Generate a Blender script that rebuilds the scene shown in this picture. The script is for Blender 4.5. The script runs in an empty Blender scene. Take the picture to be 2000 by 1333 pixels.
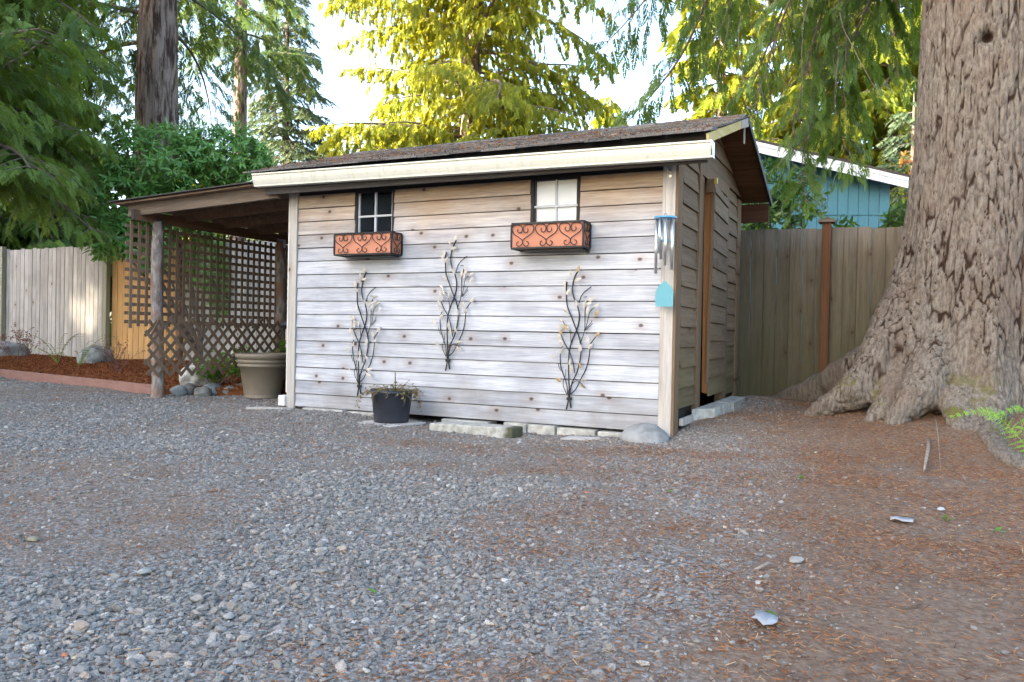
import bpy, math, random
import numpy as np
from mathutils import Vector, Matrix, noise as mnoise
R_ = math.radians
sc = bpy.context.scene
C = bpy.data.collections.new('place'); sc.collection.children.link(C)

# ---------------------------------------------------------------- camera, sky, sun, exposure
CAM = Vector((1.593, -6.330, 0.803)); YAW, PITCH, ROLL = R_(25.583), R_(-0.534), R_(1.157)
F_ = Vector((-math.sin(YAW)*math.cos(PITCH), math.cos(YAW)*math.cos(PITCH), math.sin(PITCH)))
r0 = Vector((math.cos(YAW), math.sin(YAW), 0)); u0 = r0.cross(F_)
RT = math.cos(ROLL)*r0 + math.sin(ROLL)*u0; UP = -math.sin(ROLL)*r0 + math.cos(ROLL)*u0
cam = bpy.data.cameras.new('camera'); cam.lens = 28; cam.sensor_width = 36; cam.clip_end = 2000
camo = bpy.data.objects.new('camera', cam); C.objects.link(camo)
camo.matrix_world = Matrix(((RT.x, UP.x, -F_.x, CAM.x), (RT.y, UP.y, -F_.y, CAM.y), (RT.z, UP.z, -F_.z, CAM.z), (0, 0, 0, 1)))
sc.camera = camo
SUN_AZ = Vector((-0.55, -0.83, 0)).normalized(); SUN_EL = R_(15)
w = bpy.data.worlds.new('World'); sc.world = w; w.use_nodes = True
nt = w.node_tree; nt.nodes.clear()
sky = nt.nodes.new('ShaderNodeTexSky'); sky.sky_type = 'NISHITA'; sky.sun_disc = False
sky.sun_elevation = SUN_EL; sky.sun_rotation = math.atan2(SUN_AZ.x, SUN_AZ.y)
sky.air_density = 0.9; sky.dust_density = 2.2; sky.ozone_density = 0.6
bg = nt.nodes.new('ShaderNodeBackground'); bg.inputs['Strength'].default_value = 0.15
wo = nt.nodes.new('ShaderNodeOutputWorld')
nt.links.new(sky.outputs[0], bg.inputs[0]); nt.links.new(bg.outputs[0], wo.inputs[0])
sl = bpy.data.lights.new('sun', 'SUN'); sl.energy = 5.0; sl.angle = R_(0.5); sl.color = (1.0, 0.88, 0.66)
so = bpy.data.objects.new('sun', sl); C.objects.link(so)
sdir = Vector((SUN_AZ.x*math.cos(SUN_EL), SUN_AZ.y*math.cos(SUN_EL), math.sin(SUN_EL)))
so.rotation_euler = sdir.to_track_quat('Z', 'Y').to_euler(); so.location = sdir*60
sc.view_settings.view_transform = 'Standard'; sc.view_settings.look = 'None'
sc.view_settings.gamma = 1; sc.view_settings.use_curve_mapping = False
sc.view_settings.exposure = 2.95
sc.render.engine = 'CYCLES'; sc.cycles.use_denoising = True
sc.cycles.max_bounces = 7; sc.cycles.diffuse_bounces = 4; sc.cycles.transparent_max_bounces = 12
try: sc.cycles.denoiser = 'OPENIMAGEDENOISE'
except Exception: pass

def at(px, py, t):
    """point of the place seen at photo pixel (px, py), t metres along the view axis"""
    return CAM + t*(F_ + (px-1000)/1555.56*RT - (py-666.5)/1555.56*UP)

# ---------------------------------------------------------------- node and mesh helpers
class NT:
    def __init__(s, name):
        s.m = bpy.data.materials.new(name); s.m.use_nodes = True; s.t = s.m.node_tree; s.t.nodes.clear()
        s.out = s.t.nodes.new('ShaderNodeOutputMaterial')
    def n(s, typ, ins=None, **kw):
        nd = s.t.nodes.new(typ)
        for k, v in kw.items(): setattr(nd, k, v)
        if ins:
            for k, v in ins.items():
                if isinstance(v, bpy.types.NodeSocket): s.t.links.new(v, nd.inputs[k])
                else: nd.inputs[k].default_value = v
        return nd
    def math(s, op, a, b=0.0, c=None, clamp=False):
        nd = s.n('ShaderNodeMath', {0: a, 1: b}, operation=op, use_clamp=clamp)
        if c is not None:
            if isinstance(c, bpy.types.NodeSocket): s.t.links.new(c, nd.inputs[2])
            else: nd.inputs[2].default_value = c
        return nd.outputs[0]
    def sm(s, v, a, b):
        nd = s.n('ShaderNodeMapRange', {0: v, 1: a, 2: b}, interpolation_type='SMOOTHSTEP'); return nd.outputs[0]
    def mix(s, f, a, b, blend='MIX'):
        nd = s.n('ShaderNodeMix', data_type='RGBA', blend_type=blend)
        for i, v in ((0, f), (6, a), (7, b)):
            if isinstance(v, bpy.types.NodeSocket): s.t.links.new(v, nd.inputs[i])
            else: nd.inputs[i].default_value = v if i == 0 else (*v[:3], 1)
        return nd.outputs[2]
    def noise(s, vec, scale, detail=4, rough=.55, dist=0):
        return s.n('ShaderNodeTexNoise', {'Vector': vec, 'Scale': scale, 'Detail': detail, 'Roughness': rough, 'Distortion': dist}).outputs[0]
    def ramp(s, f, stops, interp='LINEAR'):
        nd = s.n('ShaderNodeValToRGB', {0: f}); cr = nd.color_ramp; cr.interpolation = interp
        while len(cr.elements) < len(stops): cr.elements.new(0.5)
        for e, (p, c) in zip(cr.elements, stops): e.position = p; e.color = (*c, 1)
        return nd.outputs[0]
    def objvec(s):
        tc = s.n('ShaderNodeTexCoord').outputs['Object']; oi = s.n('ShaderNodeObjectInfo').outputs['Random']
        off = s.n('ShaderNodeCombineXYZ', {0: s.math('MULTIPLY', oi, 37.0), 1: s.math('MULTIPLY', oi, 91.0), 2: s.math('MULTIPLY', oi, 53.0)}).outputs[0]
        return s.n('ShaderNodeVectorMath', {0: tc, 1: off}, operation='ADD').outputs[0], oi
    def bsdf(s, col, rough=.8, spec=.3, bump=None, bstr=.3, bdist=.01, metal=0):
        b = s.n('ShaderNodeBsdfPrincipled', {'Base Color': col if isinstance(col, bpy.types.NodeSocket) else (*col[:3], 1), 'Roughness': rough, 'Specular IOR Level': spec, 'Metallic': metal})
        if bump is not None:
            bn = s.n('ShaderNodeBump', {'Height': bump, 'Strength': bstr, 'Distance': bdist}).outputs[0]
            s.t.links.new(bn, b.inputs['Normal'])
        s.t.links.new(b.outputs[0], s.out.inputs[0]); return b
    def pos(s): return s.n('ShaderNodeNewGeometry').outputs['Position']
    def xyz(s, v): return s.n('ShaderNodeSeparateXYZ', {0: v}).outputs

def wood(name, c1, c2, axis='x', knots=0.5, vary=.25, warm=None, algae=None, stain=.0, rough=.85):
    t = NT(name); v, rnd = t.objvec()
    sc3 = {'x': (1.2, 26, 26), 'y': (26, 1.2, 26), 'z': (26, 26, 1.2)}[axis]
    sk = {'x': (1.0, 0, 1.4), 'y': (0, 1.0, 1.4), 'z': (1.4, 0, 1.0)}[axis]
    m = t.n('ShaderNodeMapping', {'Vector': v, 'Scale': sc3}).outputs[0]
    g = t.noise(m, 1.0, 6, .65, .5); g2 = t.noise(m, 5.0, 3, .6)
    mk = t.n('ShaderNodeMapping', {'Vector': v, 'Scale': sk}).outputs[0]
    wv = t.noise(v, 2.2, 3)
    gg = t.math('ADD', t.math('MULTIPLY', g, .65), t.math('MULTIPLY', g2, .35))
    gg = t.sm(gg, .3, .7)
    col = t.mix(gg, c1, c2)
    big = t.sm(wv, .35, .7)
    col = t.mix(t.math('MULTIPLY', big, stain), col, tuple(x*.45 for x in c1))
    if warm:
        pz = t.xyz(t.pos())[2]
        f = t.sm(t.math('ADD', pz, t.math('MULTIPLY', t.math('SUBTRACT', t.noise(t.pos(), 1.6, 3), .5), .55)), warm[0], warm[1])
        col = t.mix(f, col, t.mix(gg, warm[2], warm[3]))
    if algae:
        pz = t.xyz(t.pos())[2]
        f = t.math('MULTIPLY', t.sm(t.math('ADD', pz, t.math('MULTIPLY', t.math('SUBTRACT', t.noise(t.pos(), 2.5, 4), .5), 1.2)), algae[0], algae[1]), algae[3])
        col = t.mix(f, col, algae[2])
    if knots > 0:
        mq = t.xyz(mk); mk = t.n('ShaderNodeCombineXYZ', {0: mq[1] if axis == 'y' else mq[0], 1: mq[2]}).outputs[0]
        vo = t.n('ShaderNodeTexVoronoi', {'Vector': mk, 'Scale': 2.6, 'Randomness': 1.0}, feature='F1', voronoi_dimensions='2D')
        keep = t.math('GREATER_THAN', t.xyz(vo.outputs['Color'])[0], 1-knots)
        d = t.math('ADD', vo.outputs['Distance'], t.math('MULTIPLY', t.math('SUBTRACT', g2, .5), .03))
        halo = t.math('MULTIPLY', t.math('SUBTRACT', 1.0, t.sm(d, .06, .30)), keep)
        core = t.math('MULTIPLY', t.math('SUBTRACT', 1.0, t.sm(d, .028, .075)), keep)
        col = t.mix(t.math('MULTIPLY', halo, .35), col, (c1[0]*.8, c1[1]*.6, c1[2]*.45))
        col = t.mix(t.math('MULTIPLY', core, .85), col, (.06, .035, .022))
    val = t.math('ADD', t.math('MULTIPLY', rnd, vary), 1-vary*.5)
    col = t.n('ShaderNodeHueSaturation', {'Color': col, 'Value': val}).outputs[0]
    t.bsdf(col, rough, .2, gg, .35, .004); return t.m

def plain(name, c, rough=.5, metal=0, nscale=8, var=.2, bump=.0, spec=.4):
    t = NT(name); v, _ = t.objvec(); n = t.noise(v, nscale, 5)
    col = t.mix(t.sm(n, .3, .7), tuple(x*(1-var) for x in c), tuple(min(1, x*(1+var)) for x in c))
    t.bsdf(col, rough, spec, t.noise(v, nscale*6, 4) if bump else None, bump, .004, metal); return t.m

def leafmat(name, ca, cb, trans=.45, rough=.5, spec=.3):
    t = NT(name); a = t.n('ShaderNodeAttribute', attribute_name='rnd').outputs['Fac']
    col = t.mix(a, ca, cb)
    b = t.n('ShaderNodeBsdfPrincipled', {'Base Color': col, 'Roughness': rough, 'Specular IOR Level': spec})
    tr = t.n('ShaderNodeBsdfTranslucent', {'Color': t.mix(.4, col, (min(1, cb[0]*2.2), min(1, cb[1]*1.6), cb[2]*.6))})
    ms = t.n('ShaderNodeMixShader', {0: trans}); t.t.links.new(b.outputs[0], ms.inputs[1]); t.t.links.new(tr.outputs[0], ms.inputs[2])
    t.t.links.new(ms.outputs[0], t.out.inputs[0]); return t.m

class B:
    def __init__(s): s.v = []; s.f = []
    def add(s, vs, fs):
        o = len(s.v); s.v += [tuple(p) for p in vs]; s.f += [tuple(i+o for i in q) for q in fs]; return s
    def box(s, x0, x1, y0, y1, z0, z1):
        return s.add([(x0,y0,z0),(x1,y0,z0),(x1,y1,z0),(x0,y1,z0),(x0,y0,z1),(x1,y0,z1),(x1,y1,z1),(x0,y1,z1)],
                     [(0,3,2,1),(4,5,6,7),(0,1,5,4),(1,2,6,5),(2,3,7,6),(3,0,4,7)])
    def prism(s, poly, d):
        d = Vector(d); n = len(poly); a = [Vector(p) for p in poly]
        return s.add(a+[p+d for p in a], [tuple(range(n))[::-1], tuple(range(n, 2*n))]+[(i, (i+1) % n, n+(i+1) % n, n+i) for i in range(n)])
    def bar(s, p, q, wx, wy, up=(0, 0, 1)):
        p, q = Vector(p), Vector(q); d = (q-p).normalized(); sd = d.cross(Vector(up)).normalized()*wx/2; u = sd.cross(d).normalized()*wy/2
        return s.prism([p-sd-u, p+sd-u, p+sd+u, p-sd+u], q-p)
    def tube(s, pts, rad, n=6, cap=True):
        pts = [Vector(p) for p in pts]; m = len(pts)
        if not hasattr(rad, '__len__'): rad = [rad]*m
        vs = []; ref = None
        for i, p in enumerate(pts):
            d = (pts[min(i+1, m-1)]-pts[max(i-1, 0)])
            d = d.normalized() if d.length > 1e-9 else Vector((0, 0, 1))
            if ref is None: ref = d.orthogonal().normalized()
            ref = (ref-d*ref.dot(d)); ref = ref.normalized() if ref.length > 1e-6 else d.orthogonal().normalized()
            b = d.cross(ref)
            vs += [p+rad[i]*(math.cos(2*math.pi*k/n)*ref+math.sin(2*math.pi*k/n)*b) for k in range(n)]
        fs = [(i*n+k, i*n+(k+1) % n, (i+1)*n+(k+1) % n, (i+1)*n+k) for i in range(m-1) for k in range(n)]
        if cap: fs += [tuple(range(n))[::-1], tuple(range((m-1)*n, m*n))]
        return s.add(vs, fs)
    def lathe(s, prof, c, n=32, close=False):
        vs = [(c[0]+r*math.cos(2*math.pi*k/n), c[1]+r*math.sin(2*math.pi*k/n), c[2]+z) for r, z in prof for k in range(n)]
        m = len(prof); fs = [(i*n+k, i*n+(k+1) % n, (i+1)*n+(k+1) % n, (i+1)*n+k) for i in range(m-1) for k in range(n)]
        fs += [tuple(range(n))[::-1]]
        if close: fs += [tuple(range((m-1)*n, m*n))]
        return s.add(vs, fs)
WL = {}
def fin(o, loc, parent):
    C.objects.link(o); WL[o.name] = Vector(loc)
    if parent: o.parent = parent; o.location = Vector(loc)-WL[parent.name]
    else: o.location = loc
    return o
def tag(o, label, cat, group=None):
    o['label'] = label; o['category'] = cat
    if group: o['group'] = group
    return o
def obj(name, b, mat, parent=None, smooth=False, origin='mid', bevel=0):
    """links the shapes collected in b (world coordinates) as one mesh object"""
    v = np.array(b.v, dtype=float); lo, hi = v.min(0), v.max(0); c = (lo+hi)/2
    if origin == 'base': c[2] = lo[2]
    me = bpy.data.meshes.new(name); me.from_pydata((v-c).tolist(), [], b.f); me.update()
    if mat: me.materials.append(mat)
    if smooth: me.polygons.foreach_set('use_smooth', [True]*len(me.polygons))
    o = bpy.data.objects.new(name, me); fin(o, Vector(c), parent)
    if bevel:
        md = o.modifiers.new('bevel', 'BEVEL'); md.width = bevel; md.segments = 2; md.limit_method = 'ANGLE'
    return o
def npobj(name, v, faces, mat, parent=None, rnd=None, smooth=False, loc=None):
    """fast mesh: v (n,3), faces (m,k) arrays"""
    c = v.mean(0) if loc is None else np.array(loc); c = np.array([c[0], c[1], v[:, 2].min()]) if loc is None else c
    me = bpy.data.meshes.new(name); k = faces.shape[1]
    me.vertices.add(len(v)); me.vertices.foreach_set('co', (v-c).astype(np.float32).ravel())
    me.loops.add(faces.size); me.loops.foreach_set('vertex_index', faces.astype(np.int32).ravel())
    me.polygons.add(len(faces)); me.polygons.foreach_set('loop_start', np.arange(0, faces.size, k, dtype=np.int32))
    if smooth: me.polygons.foreach_set('use_smooth', np.ones(len(faces), dtype=bool))
    me.update(calc_edges=True)
    if rnd is not None:
        at_ = me.attributes.new('rnd', 'FLOAT', 'POINT'); at_.data.foreach_set('value', rnd.astype(np.float32))
    me.materials.append(mat)
    o = bpy.data.objects.new(name, me); return fin(o, Vector(c), parent)
def empty(name, loc, label=None, cat=None, group=None, parent=None):
    o = bpy.data.objects.new(name, None); o.empty_display_size = .2; fin(o, Vector(loc), parent)
    if label: tag(o, label, cat, group)
    return o
def copy(o, loc, parent):
    c = o.copy(); C.objects.link(c); WL[c.name] = Vector(loc); c.parent = parent
    c.location = Vector(loc)-(WL[parent.name] if parent else Vector()); return c
def struct(o, kind='structure'): o['kind'] = kind; return o
def ss(x, a=0., b=1.):
    t = np.clip((x-a)/(b-a), 0, 1); return t*t*(3-2*t)

# ---------------------------------------------------------------- ground
def gz(x, y):
    x = np.asarray(x, float); y = np.asarray(y, float)
    m = .27*np.exp(-((x-2.35)**2+(y-1.95)**2)/1.25)
    side = ss(x, -.25, .15)*(.085*ss(y, -.25, .7)+.06*ss(y, .9, 3))
    front = -.055*np.exp(-((x+1.4)/1.3)**2-((y+.2)/.7)**2)
    left = .06*ss(-x, 6.0, 9)*ss(y, .3, 2.5)
    mic = .010*np.sin(1.7*x+.6*y+1)+.008*np.sin(-.9*x+2.3*y)+.005*np.sin(4.1*x-3.3*y+2)+.003*np.sin(9*x+7*y)+.003*np.sin(-11*x+8.2*y)
    return m+side+front+left+mic*(.6+.4*ss(np.abs(y), .1, .6))
def lines(a, b, st, ext): 
    l = list(np.arange(a, b+1e-6, st)); e = [x for x in ext]
    return np.array([a-x for x in e[::-1]]+l+[b+x for x in e])
ext = [.5, 1.5, 4, 9, 18, 35, 70, 140, 300]
gx, gy = lines(-14, 6, .09, ext), lines(-7, 4, .09, ext)
GX, GY = np.meshgrid(gx, gy); fade = 1-ss(np.maximum(np.abs(GX)-14, np.abs(GY)-7), 0, 8)
GV = np.stack([GX, GY, gz(GX, GY)*fade], -1).reshape(-1, 3); nx = len(gx)
ii = np.arange(len(gy)-1)[:, None]*nx+np.arange(nx-1)[None]
GF = np.stack([ii, ii+1, ii+1+nx, ii+nx], -1).reshape(-1, 4)
# how much of the surface is gravel (0 dirt and needles .. 1 gravel)
def vnoise(x, y, s, seed=0):
    r = np.random.RandomState(seed); out = 0
    for k in range(6):
        a = r.rand()*6.28; ph = r.rand()*6.28; q = s*(.6+r.rand()*1.2)
        out = out+np.sin((np.cos(a)*x+np.sin(a)*y)*q+ph+1.3*np.sin((np.cos(a+2)*x+np.sin(a+2)*y)*q*.7+ph*2))
    return out/6
def gravel(x, y):
    edge = .55+.10*y*0-.12*(y+2.0)
    g = 1-ss(x+.35*vnoise(x, y, 1.6, 3), edge-.5, edge+1.1)
    g = np.maximum(g, .75*np.exp(-((x-.45)/.45)**2-((y-.5)/.7)**2))
    bare = np.exp(-((x+1.2)/1.5)**2-((y+1.35)/.65)**2)
    patch = np.maximum(ss(vnoise(x, y, 2.3, 8), .05, .45)*.62, ss(vnoise(x+3, y*1.6, 1.0, 12), .08, .40)*.70)
    return np.clip(g*(1-.8*bare)*(1-patch), .05, 1)
t = NT('gravel_dirt'); p = t.pos(); n1 = t.noise(p, 3.0, 5); n2 = t.noise(p, 45, 4); n3 = t.noise(p, 160, 3)
vo = t.n('ShaderNodeTexVoronoi', {'Vector': p, 'Scale': 90.0}, feature='F1')
a = t.n('ShaderNodeAttribute', attribute_name='rnd').outputs['Fac']
dirt = t.mix(t.sm(n2, .3, .7), (.115, .078, .056), (.205, .145, .108)); dirt = t.mix(t.sm(n3, .5, .75), dirt, (.195, .10, .054))
grit = t.mix(t.xyz(vo.outputs['Color'])[0], (.08, .078, .076), (.34, .33, .32))
dust = t.mix(t.sm(n2, .35, .7), (.125, .10, .082), (.22, .185, .155))
base = t.mix(t.sm(t.math('ADD', t.xyz(vo.outputs['Color'])[1], t.math('MULTIPLY', n1, .4)), .55, .8), dust, grit)
col = t.mix(t.sm(t.math('ADD', a, t.math('MULTIPLY', t.math('SUBTRACT', n1, .5), .5)), .05, .55), dirt, base)
hh = t.math('ADD', t.math('MULTIPLY', vo.outputs['Distance'], -1.0), t.math('MULTIPLY', n3, .6))
t.bsdf(col, .95, .15, hh, .55, .008); M_ground = t.m
ground = struct(npobj('ground', GV, GF, M_ground, rnd=gravel(GV[:, 0], GV[:, 1]), smooth=True, loc=(0, 0, 0)))

def scatter(name, P, rot, scl, idx, mat, kind, label, cat):
    """points with instanced small pieces (stones or slivers) on them"""
    me = bpy.data.meshes.new(name); me.vertices.add(len(P)); me.vertices.foreach_set('co', P.astype(np.float32).ravel())
    for nm, arr in (('rot', rot), ('scl', scl)):
        q = me.attributes.new(nm, 'FLOAT_VECTOR', 'POINT'); q.data.foreach_set('vector', arr.astype(np.float32).ravel())
    q = me.attributes.new('idx', 'INT', 'POINT'); q.data.foreach_set('value', idx.astype(np.int32))
    me.materials.append(mat); o = bpy.data.objects.new(name, me); fin(o, (0, 0, 0), None); tag(o, label, cat); struct(o, 'stuff')
    ng = bpy.data.node_groups.new(name, 'GeometryNodeTree')
    ng.interface.new_socket(name='Geometry', in_out='INPUT', socket_type='NodeSocketGeometry')
    ng.interface.new_socket(name='Geometry', in_out='OUTPUT', socket_type='NodeSocketGeometry')
    N, L = ng.nodes, ng.links; gi = N.new('NodeGroupInput'); go = N.new('NodeGroupOutput')
    g2i = N.new('GeometryNodeGeometryToInstance')
    for k in range(6 if kind == 'stone' else 2):
        if kind == 'stone':
            s = N.new('GeometryNodeMeshIcoSphere'); s.inputs['Radius'].default_value = 1; s.inputs['Subdivisions'].default_value = 2
            ps = N.new('GeometryNodeInputPosition'); nz = N.new('ShaderNodeTexNoise'); nz.noise_dimensions = '4D'
            nz.inputs['W'].default_value = k*3.7+1; nz.inputs['Scale'].default_value = 1.1; nz.inputs['Detail'].default_value = 1.5
            L.new(ps.outputs[0], nz.inputs['Vector'])
            vm = N.new('ShaderNodeVectorMath'); vm.operation = 'SUBTRACT'; vm.inputs[1].default_value = (.5, .5, .5); L.new(nz.outputs['Color'], vm.inputs[0])
            vs = N.new('ShaderNodeVectorMath'); vs.operation = 'SCALE'; vs.inputs[3].default_value = 1.9; L.new(vm.outputs[0], vs.inputs[0])
            sp = N.new('GeometryNodeSetPosition'); L.new(s.outputs[0], sp.inputs['Geometry']); L.new(vs.outputs[0], sp.inputs['Offset'])
        else:
            s = N.new('GeometryNodeMeshCube'); s.inputs['Size'].default_value = (1, .045, .03); sp = s
        sm_ = N.new('GeometryNodeSetMaterial'); sm_.inputs['Material'].default_value = mat
        L.new(sp.outputs[0], sm_.inputs['Geometry']); L.new(sm_.outputs[0], g2i.inputs[0])
    ip = N.new('GeometryNodeInstanceOnPoints'); ip.inputs['Pick Instance'].default_value = True
    L.new(gi.outputs[0], ip.inputs['Points']); L.new(g2i.outputs[0], ip.inputs['Instance'])
    for nm, sock, ty in (('idx', 'Instance Index', 'INT'), ('rot', 'Rotation', 'FLOAT_VECTOR'), ('scl', 'Scale', 'FLOAT_VECTOR')):
        na = N.new('GeometryNodeInputNamedAttribute'); na.data_type = ty; na.inputs[0].default_value = nm
        L.new(na.outputs[0], ip.inputs[sock])
    L.new(ip.outputs[0], go.inputs[0])
    md = o.modifiers.new('pieces', 'NODES'); md.node_group = ng; return o
rs = np.random.RandomState(5)
BED_A, BED_B = np.array([-6.2, .28]), np.array([-10.45, 1.08])
def in_bed(x, y):
    d = BED_B-BED_A; s = (x-BED_A[0])*d[1]-(y-BED_A[1])*d[0]
    left = (x < -6.1) & (s > 0)
    # the part of the bed that runs under the lean-to, edged by stones
    t_ = np.clip((x+6.2)/1.0, 0, 1.3); under = (x >= -6.1) & (x < -4.9) & (y > .30+t_*.62)
    return left | under
def yard(n, y0=-6.2):
    x = rs.uniform(-13, 5.2, n); y = rs.uniform(y0, 3.1, n)
    dx, dy = x-CAM.x, y-CAM.y; tt = dx*F_.x+dy*F_.y; lat = np.abs(dx*r0.x+dy*r0.y)
    k = (tt > .9) & (lat < tt*.70+.9) & ~((x > -3.97) & (x < .03) & (y > -.02)) & ~in_bed(x, y)
    return x[k], y[k], tt[k]
x, y, tt = yard(1120000); gv = gravel(x, y)
keep = rs.rand(len(x)) < gv*np.where(tt < 6, .95, .72)
x, y, gv = x[keep], y[keep], gv[keep]; n = len(x)
size = np.clip(rs.lognormal(math.log(.0056), .44, n), .0028, .020)*(.62+.42*gv)
bigm = rs.rand(n) < .004; size[bigm] *= 1.55
scl = size[:, None]*np.stack([.85+.6*rs.rand(n), .65+.4*rs.rand(n), .38+.3*rs.rand(n)], 1)
rot = np.stack([rs.normal(0, .35, n), rs.normal(0, .35, n), rs.rand(n)*6.28], 1)
P = np.stack([x, y, gz(x, y)+scl[:, 2]*rs.uniform(.0, .8, n)], 1)
t = NT('gravel_stone'); rn = t.n('ShaderNodeObjectInfo').outputs['Random']
g = t.ramp(rn, [(0, (.07, .066, .064)), (.2, (.155, .155, .155)), (.38, (.10, .10, .10)), (.55, (.22, .22, .218)), (.70, (.17, .15, .13)), (.85, (.33, .32, .305)), (.93, (.28, .21, .16)), (1, (.50, .485, .46))])
g = t.mix(t.sm(t.noise(t.pos(), 220, 3), .35, .7), g, (.22, .20, .18)); t.bsdf(g, .85, .2); M_stone = t.m
scatter('gravel', P, rot, scl, rs.randint(0, 6, n), M_stone, 'stone', 'loose grey and bluish crushed gravel covering the yard', 'gravel')
x, y, tt = yard(900000); gv = gravel(x, y)
dens = np.clip(1.15-gv*1.0, .15, 1)*np.where(tt < 7, 1, .7)
dens = dens*np.where((x < -.3) & (gv < .6), .3, 1)
dens = dens*np.clip(.75+.9*vnoise(x, y, 4.5, 21)+.5*vnoise(x, y, 11, 22), .12, 1.3)
keep = rs.rand(len(x)) < dens*.75; x, y = x[keep], y[keep]; n = len(x)
ln = rs.uniform(.010, .030, n); scl = np.stack([ln, np.full(n, .030)*rs.uniform(.7, 1.8, n), np.full(n, .028)], 1)
rot = np.stack([rs.normal(0, .3, n), rs.normal(0, .22, n), rs.rand(n)*6.28], 1)
t = NT('needle'); rn = t.n('ShaderNodeObjectInfo').outputs['Random']
t.bsdf(t.ramp(rn, [(0, (.06, .027, .015)), (.35, (.17, .065, .026)), (.65, (.28, .11, .04)), (.9, (.36, .18, .075)), (1, (.42, .31, .19))]), .8, .2); M_needle = t.m
scatter('fallen_needles', np.stack([x, y, gz(x, y)+rs.uniform(.001, .012, n)], 1), rot, scl, rs.randint(0, 2, n), M_needle, 'sliver', 'reddish brown fallen conifer needles strewn over the dirt', 'needles')

x, y, tt = yard(2600); k = rs.rand(len(x)) < np.where(gravel(x, y) < .45, .55, .06); x, y = x[k], y[k]; n = len(x)
scatter('fallen_twigs', np.stack([x, y, gz(x, y)+.006], 1), np.stack([rs.normal(0, .2, n), rs.normal(0, .12, n), rs.rand(n)*6.28], 1), np.stack([rs.uniform(.03, .11, n), rs.uniform(.05, .12, n), rs.uniform(.06, .14, n)], 1), rs.randint(0, 2, n), plain('dead_twig', (.13, .095, .07), .9, 0, 30, .4), 'sliver', 'small grey brown twigs lying on the dirt under the big tree', 'twigs')

# ---------------------------------------------------------------- materials of the built things
M_front = wood('siding_silver', (.295, .305, .345), (.51, .52, .55), 'x', .55, .36, warm=(1.50, 2.2, (.27, .165, .095), (.50, .385, .27)), stain=.34, algae=(.34, -.10, (.20, .17, .14), .45))
M_side = wood('siding_brown', (.105, .070, .044), (.19, .135, .088), 'y', .35, .3, algae=(.9, .0, (.11, .115, .042), .5))
M_trim = wood('trim_grey', (.30, .275, .25), (.46, .43, .40), 'z', .15, .2)
M_trimb = wood('trim_brown', (.115, .075, .045), (.20, .135, .085), 'z', .15, .2)
M_cedar = wood('cedar_orange', (.22, .095, .035), (.34, .165, .07), 'z', .1, .2)
M_plank = wood('plank_brown', (.085, .042, .022), (.15, .08, .042), 'x', .3, .3)
M_dark = plain('dark_stain', (.012, .010, .010), .7)
M_fascia = wood('fascia_dark', (.045, .04, .04), (.085, .075, .07), 'x', .1, .2)
t = NT('gutter_cream'); v = t.n('ShaderNodeMapping', {'Vector': t.pos(), 'Scale': (14, 3, 2)}).outputs[0]; n1 = t.noise(v, 1.2, 5); n2 = t.noise(t.pos(), 40, 4)
c = t.mix(t.math('MULTIPLY', t.sm(n1, .5, .75), .35), (.62, .61, .53), (.36, .34, .28)); c = t.mix(t.math('MULTIPLY', t.sm(n2, .62, .72), .4), c, (.22, .2, .16)); t.bsdf(c, .42, .35); M_gutter = t.m
M_steel = plain('steel', (.45, .46, .48), .3, .9, 6, .1)
M_iron = plain('black_iron', (.020, .022, .026), .45, .3, 20, .2)
M_terra = plain('terracotta_liner', (.47, .19, .115), .7, 0, 6, .08)
M_muntin = plain('muntin_grey', (.42, .44, .48), .5, 0, 10, .1)
M_skyrefl = plain('sky_reflection_white', (.90, .93, .97), .8, 0, 2, .02)  # flat white that stands in for sky mirrored in the right window
M_conc = plain('concrete', (.36, .35, .32), .9, 0, 14, .25, .5, .2)
M_slate = plain('slate', (.42, .39, .37), .8, 0, 10, .15, .3, .2)
M_rock = plain('river_rock', (.21, .215, .215), .75, 0, 7, .3, .4, .25)
M_rockd = plain('dark_rock', (.15, .145, .135), .8, 0, 9, .35, .5, .25)
M_yell = wood('rake_trim', (.42, .33, .13), (.58, .48, .25), 'y', .0, .1)
t = NT('window_glass'); gl = t.n('ShaderNodeBsdfGlass', {'Color': (.92, .95, 1, 1), 'Roughness': .0, 'IOR': 1.45})
tp = t.n('ShaderNodeBsdfTransparent', {'Color': (.85, .88, .92, 1)}); gs = t.n('ShaderNodeBsdfGlossy', {'Color': (.8, .9, 1, 1), 'Roughness': .08})
df = t.n('ShaderNodeBsdfDiffuse', {'Color': (.40, .48, .60, 1)}); fr = t.n('ShaderNodeFresnel', {'IOR': 1.22})
a1 = t.n('ShaderNodeMixShader', {0: fr.outputs[0]}); t.t.links.new(tp.outputs[0], a1.inputs[1]); t.t.links.new(gs.outputs[0], a1.inputs[2])
dst = t.math('MULTIPLY', t.sm(t.noise(t.n('ShaderNodeTexCoord').outputs['Object'], 60, 5), .5, .8), .10)
a2 = t.n('ShaderNodeMixShader', {0: t.math('ADD', dst, .012)}); t.t.links.new(a1.outputs[0], a2.inputs[1]); t.t.links.new(df.outputs[0], a2.inputs[2])
t.t.links.new(a2.outputs[0], t.out.inputs[0]); M_glass = t.m
t = NT('clear_glass'); tp = t.n('ShaderNodeBsdfTransparent'); gs = t.n('ShaderNodeBsdfGlossy', {'Roughness': .03}); a1 = t.n('ShaderNodeMixShader', {0: t.math('ADD', t.n('ShaderNodeFresnel', {'IOR': 1.5}).outputs[0], .06)})
t.t.links.new(tp.outputs[0], a1.inputs[1]); t.t.links.new(gs.outputs[0], a1.inputs[2]); t.t.links.new(a1.outputs[0], t.out.inputs[0]); M_clear = t.m
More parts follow.
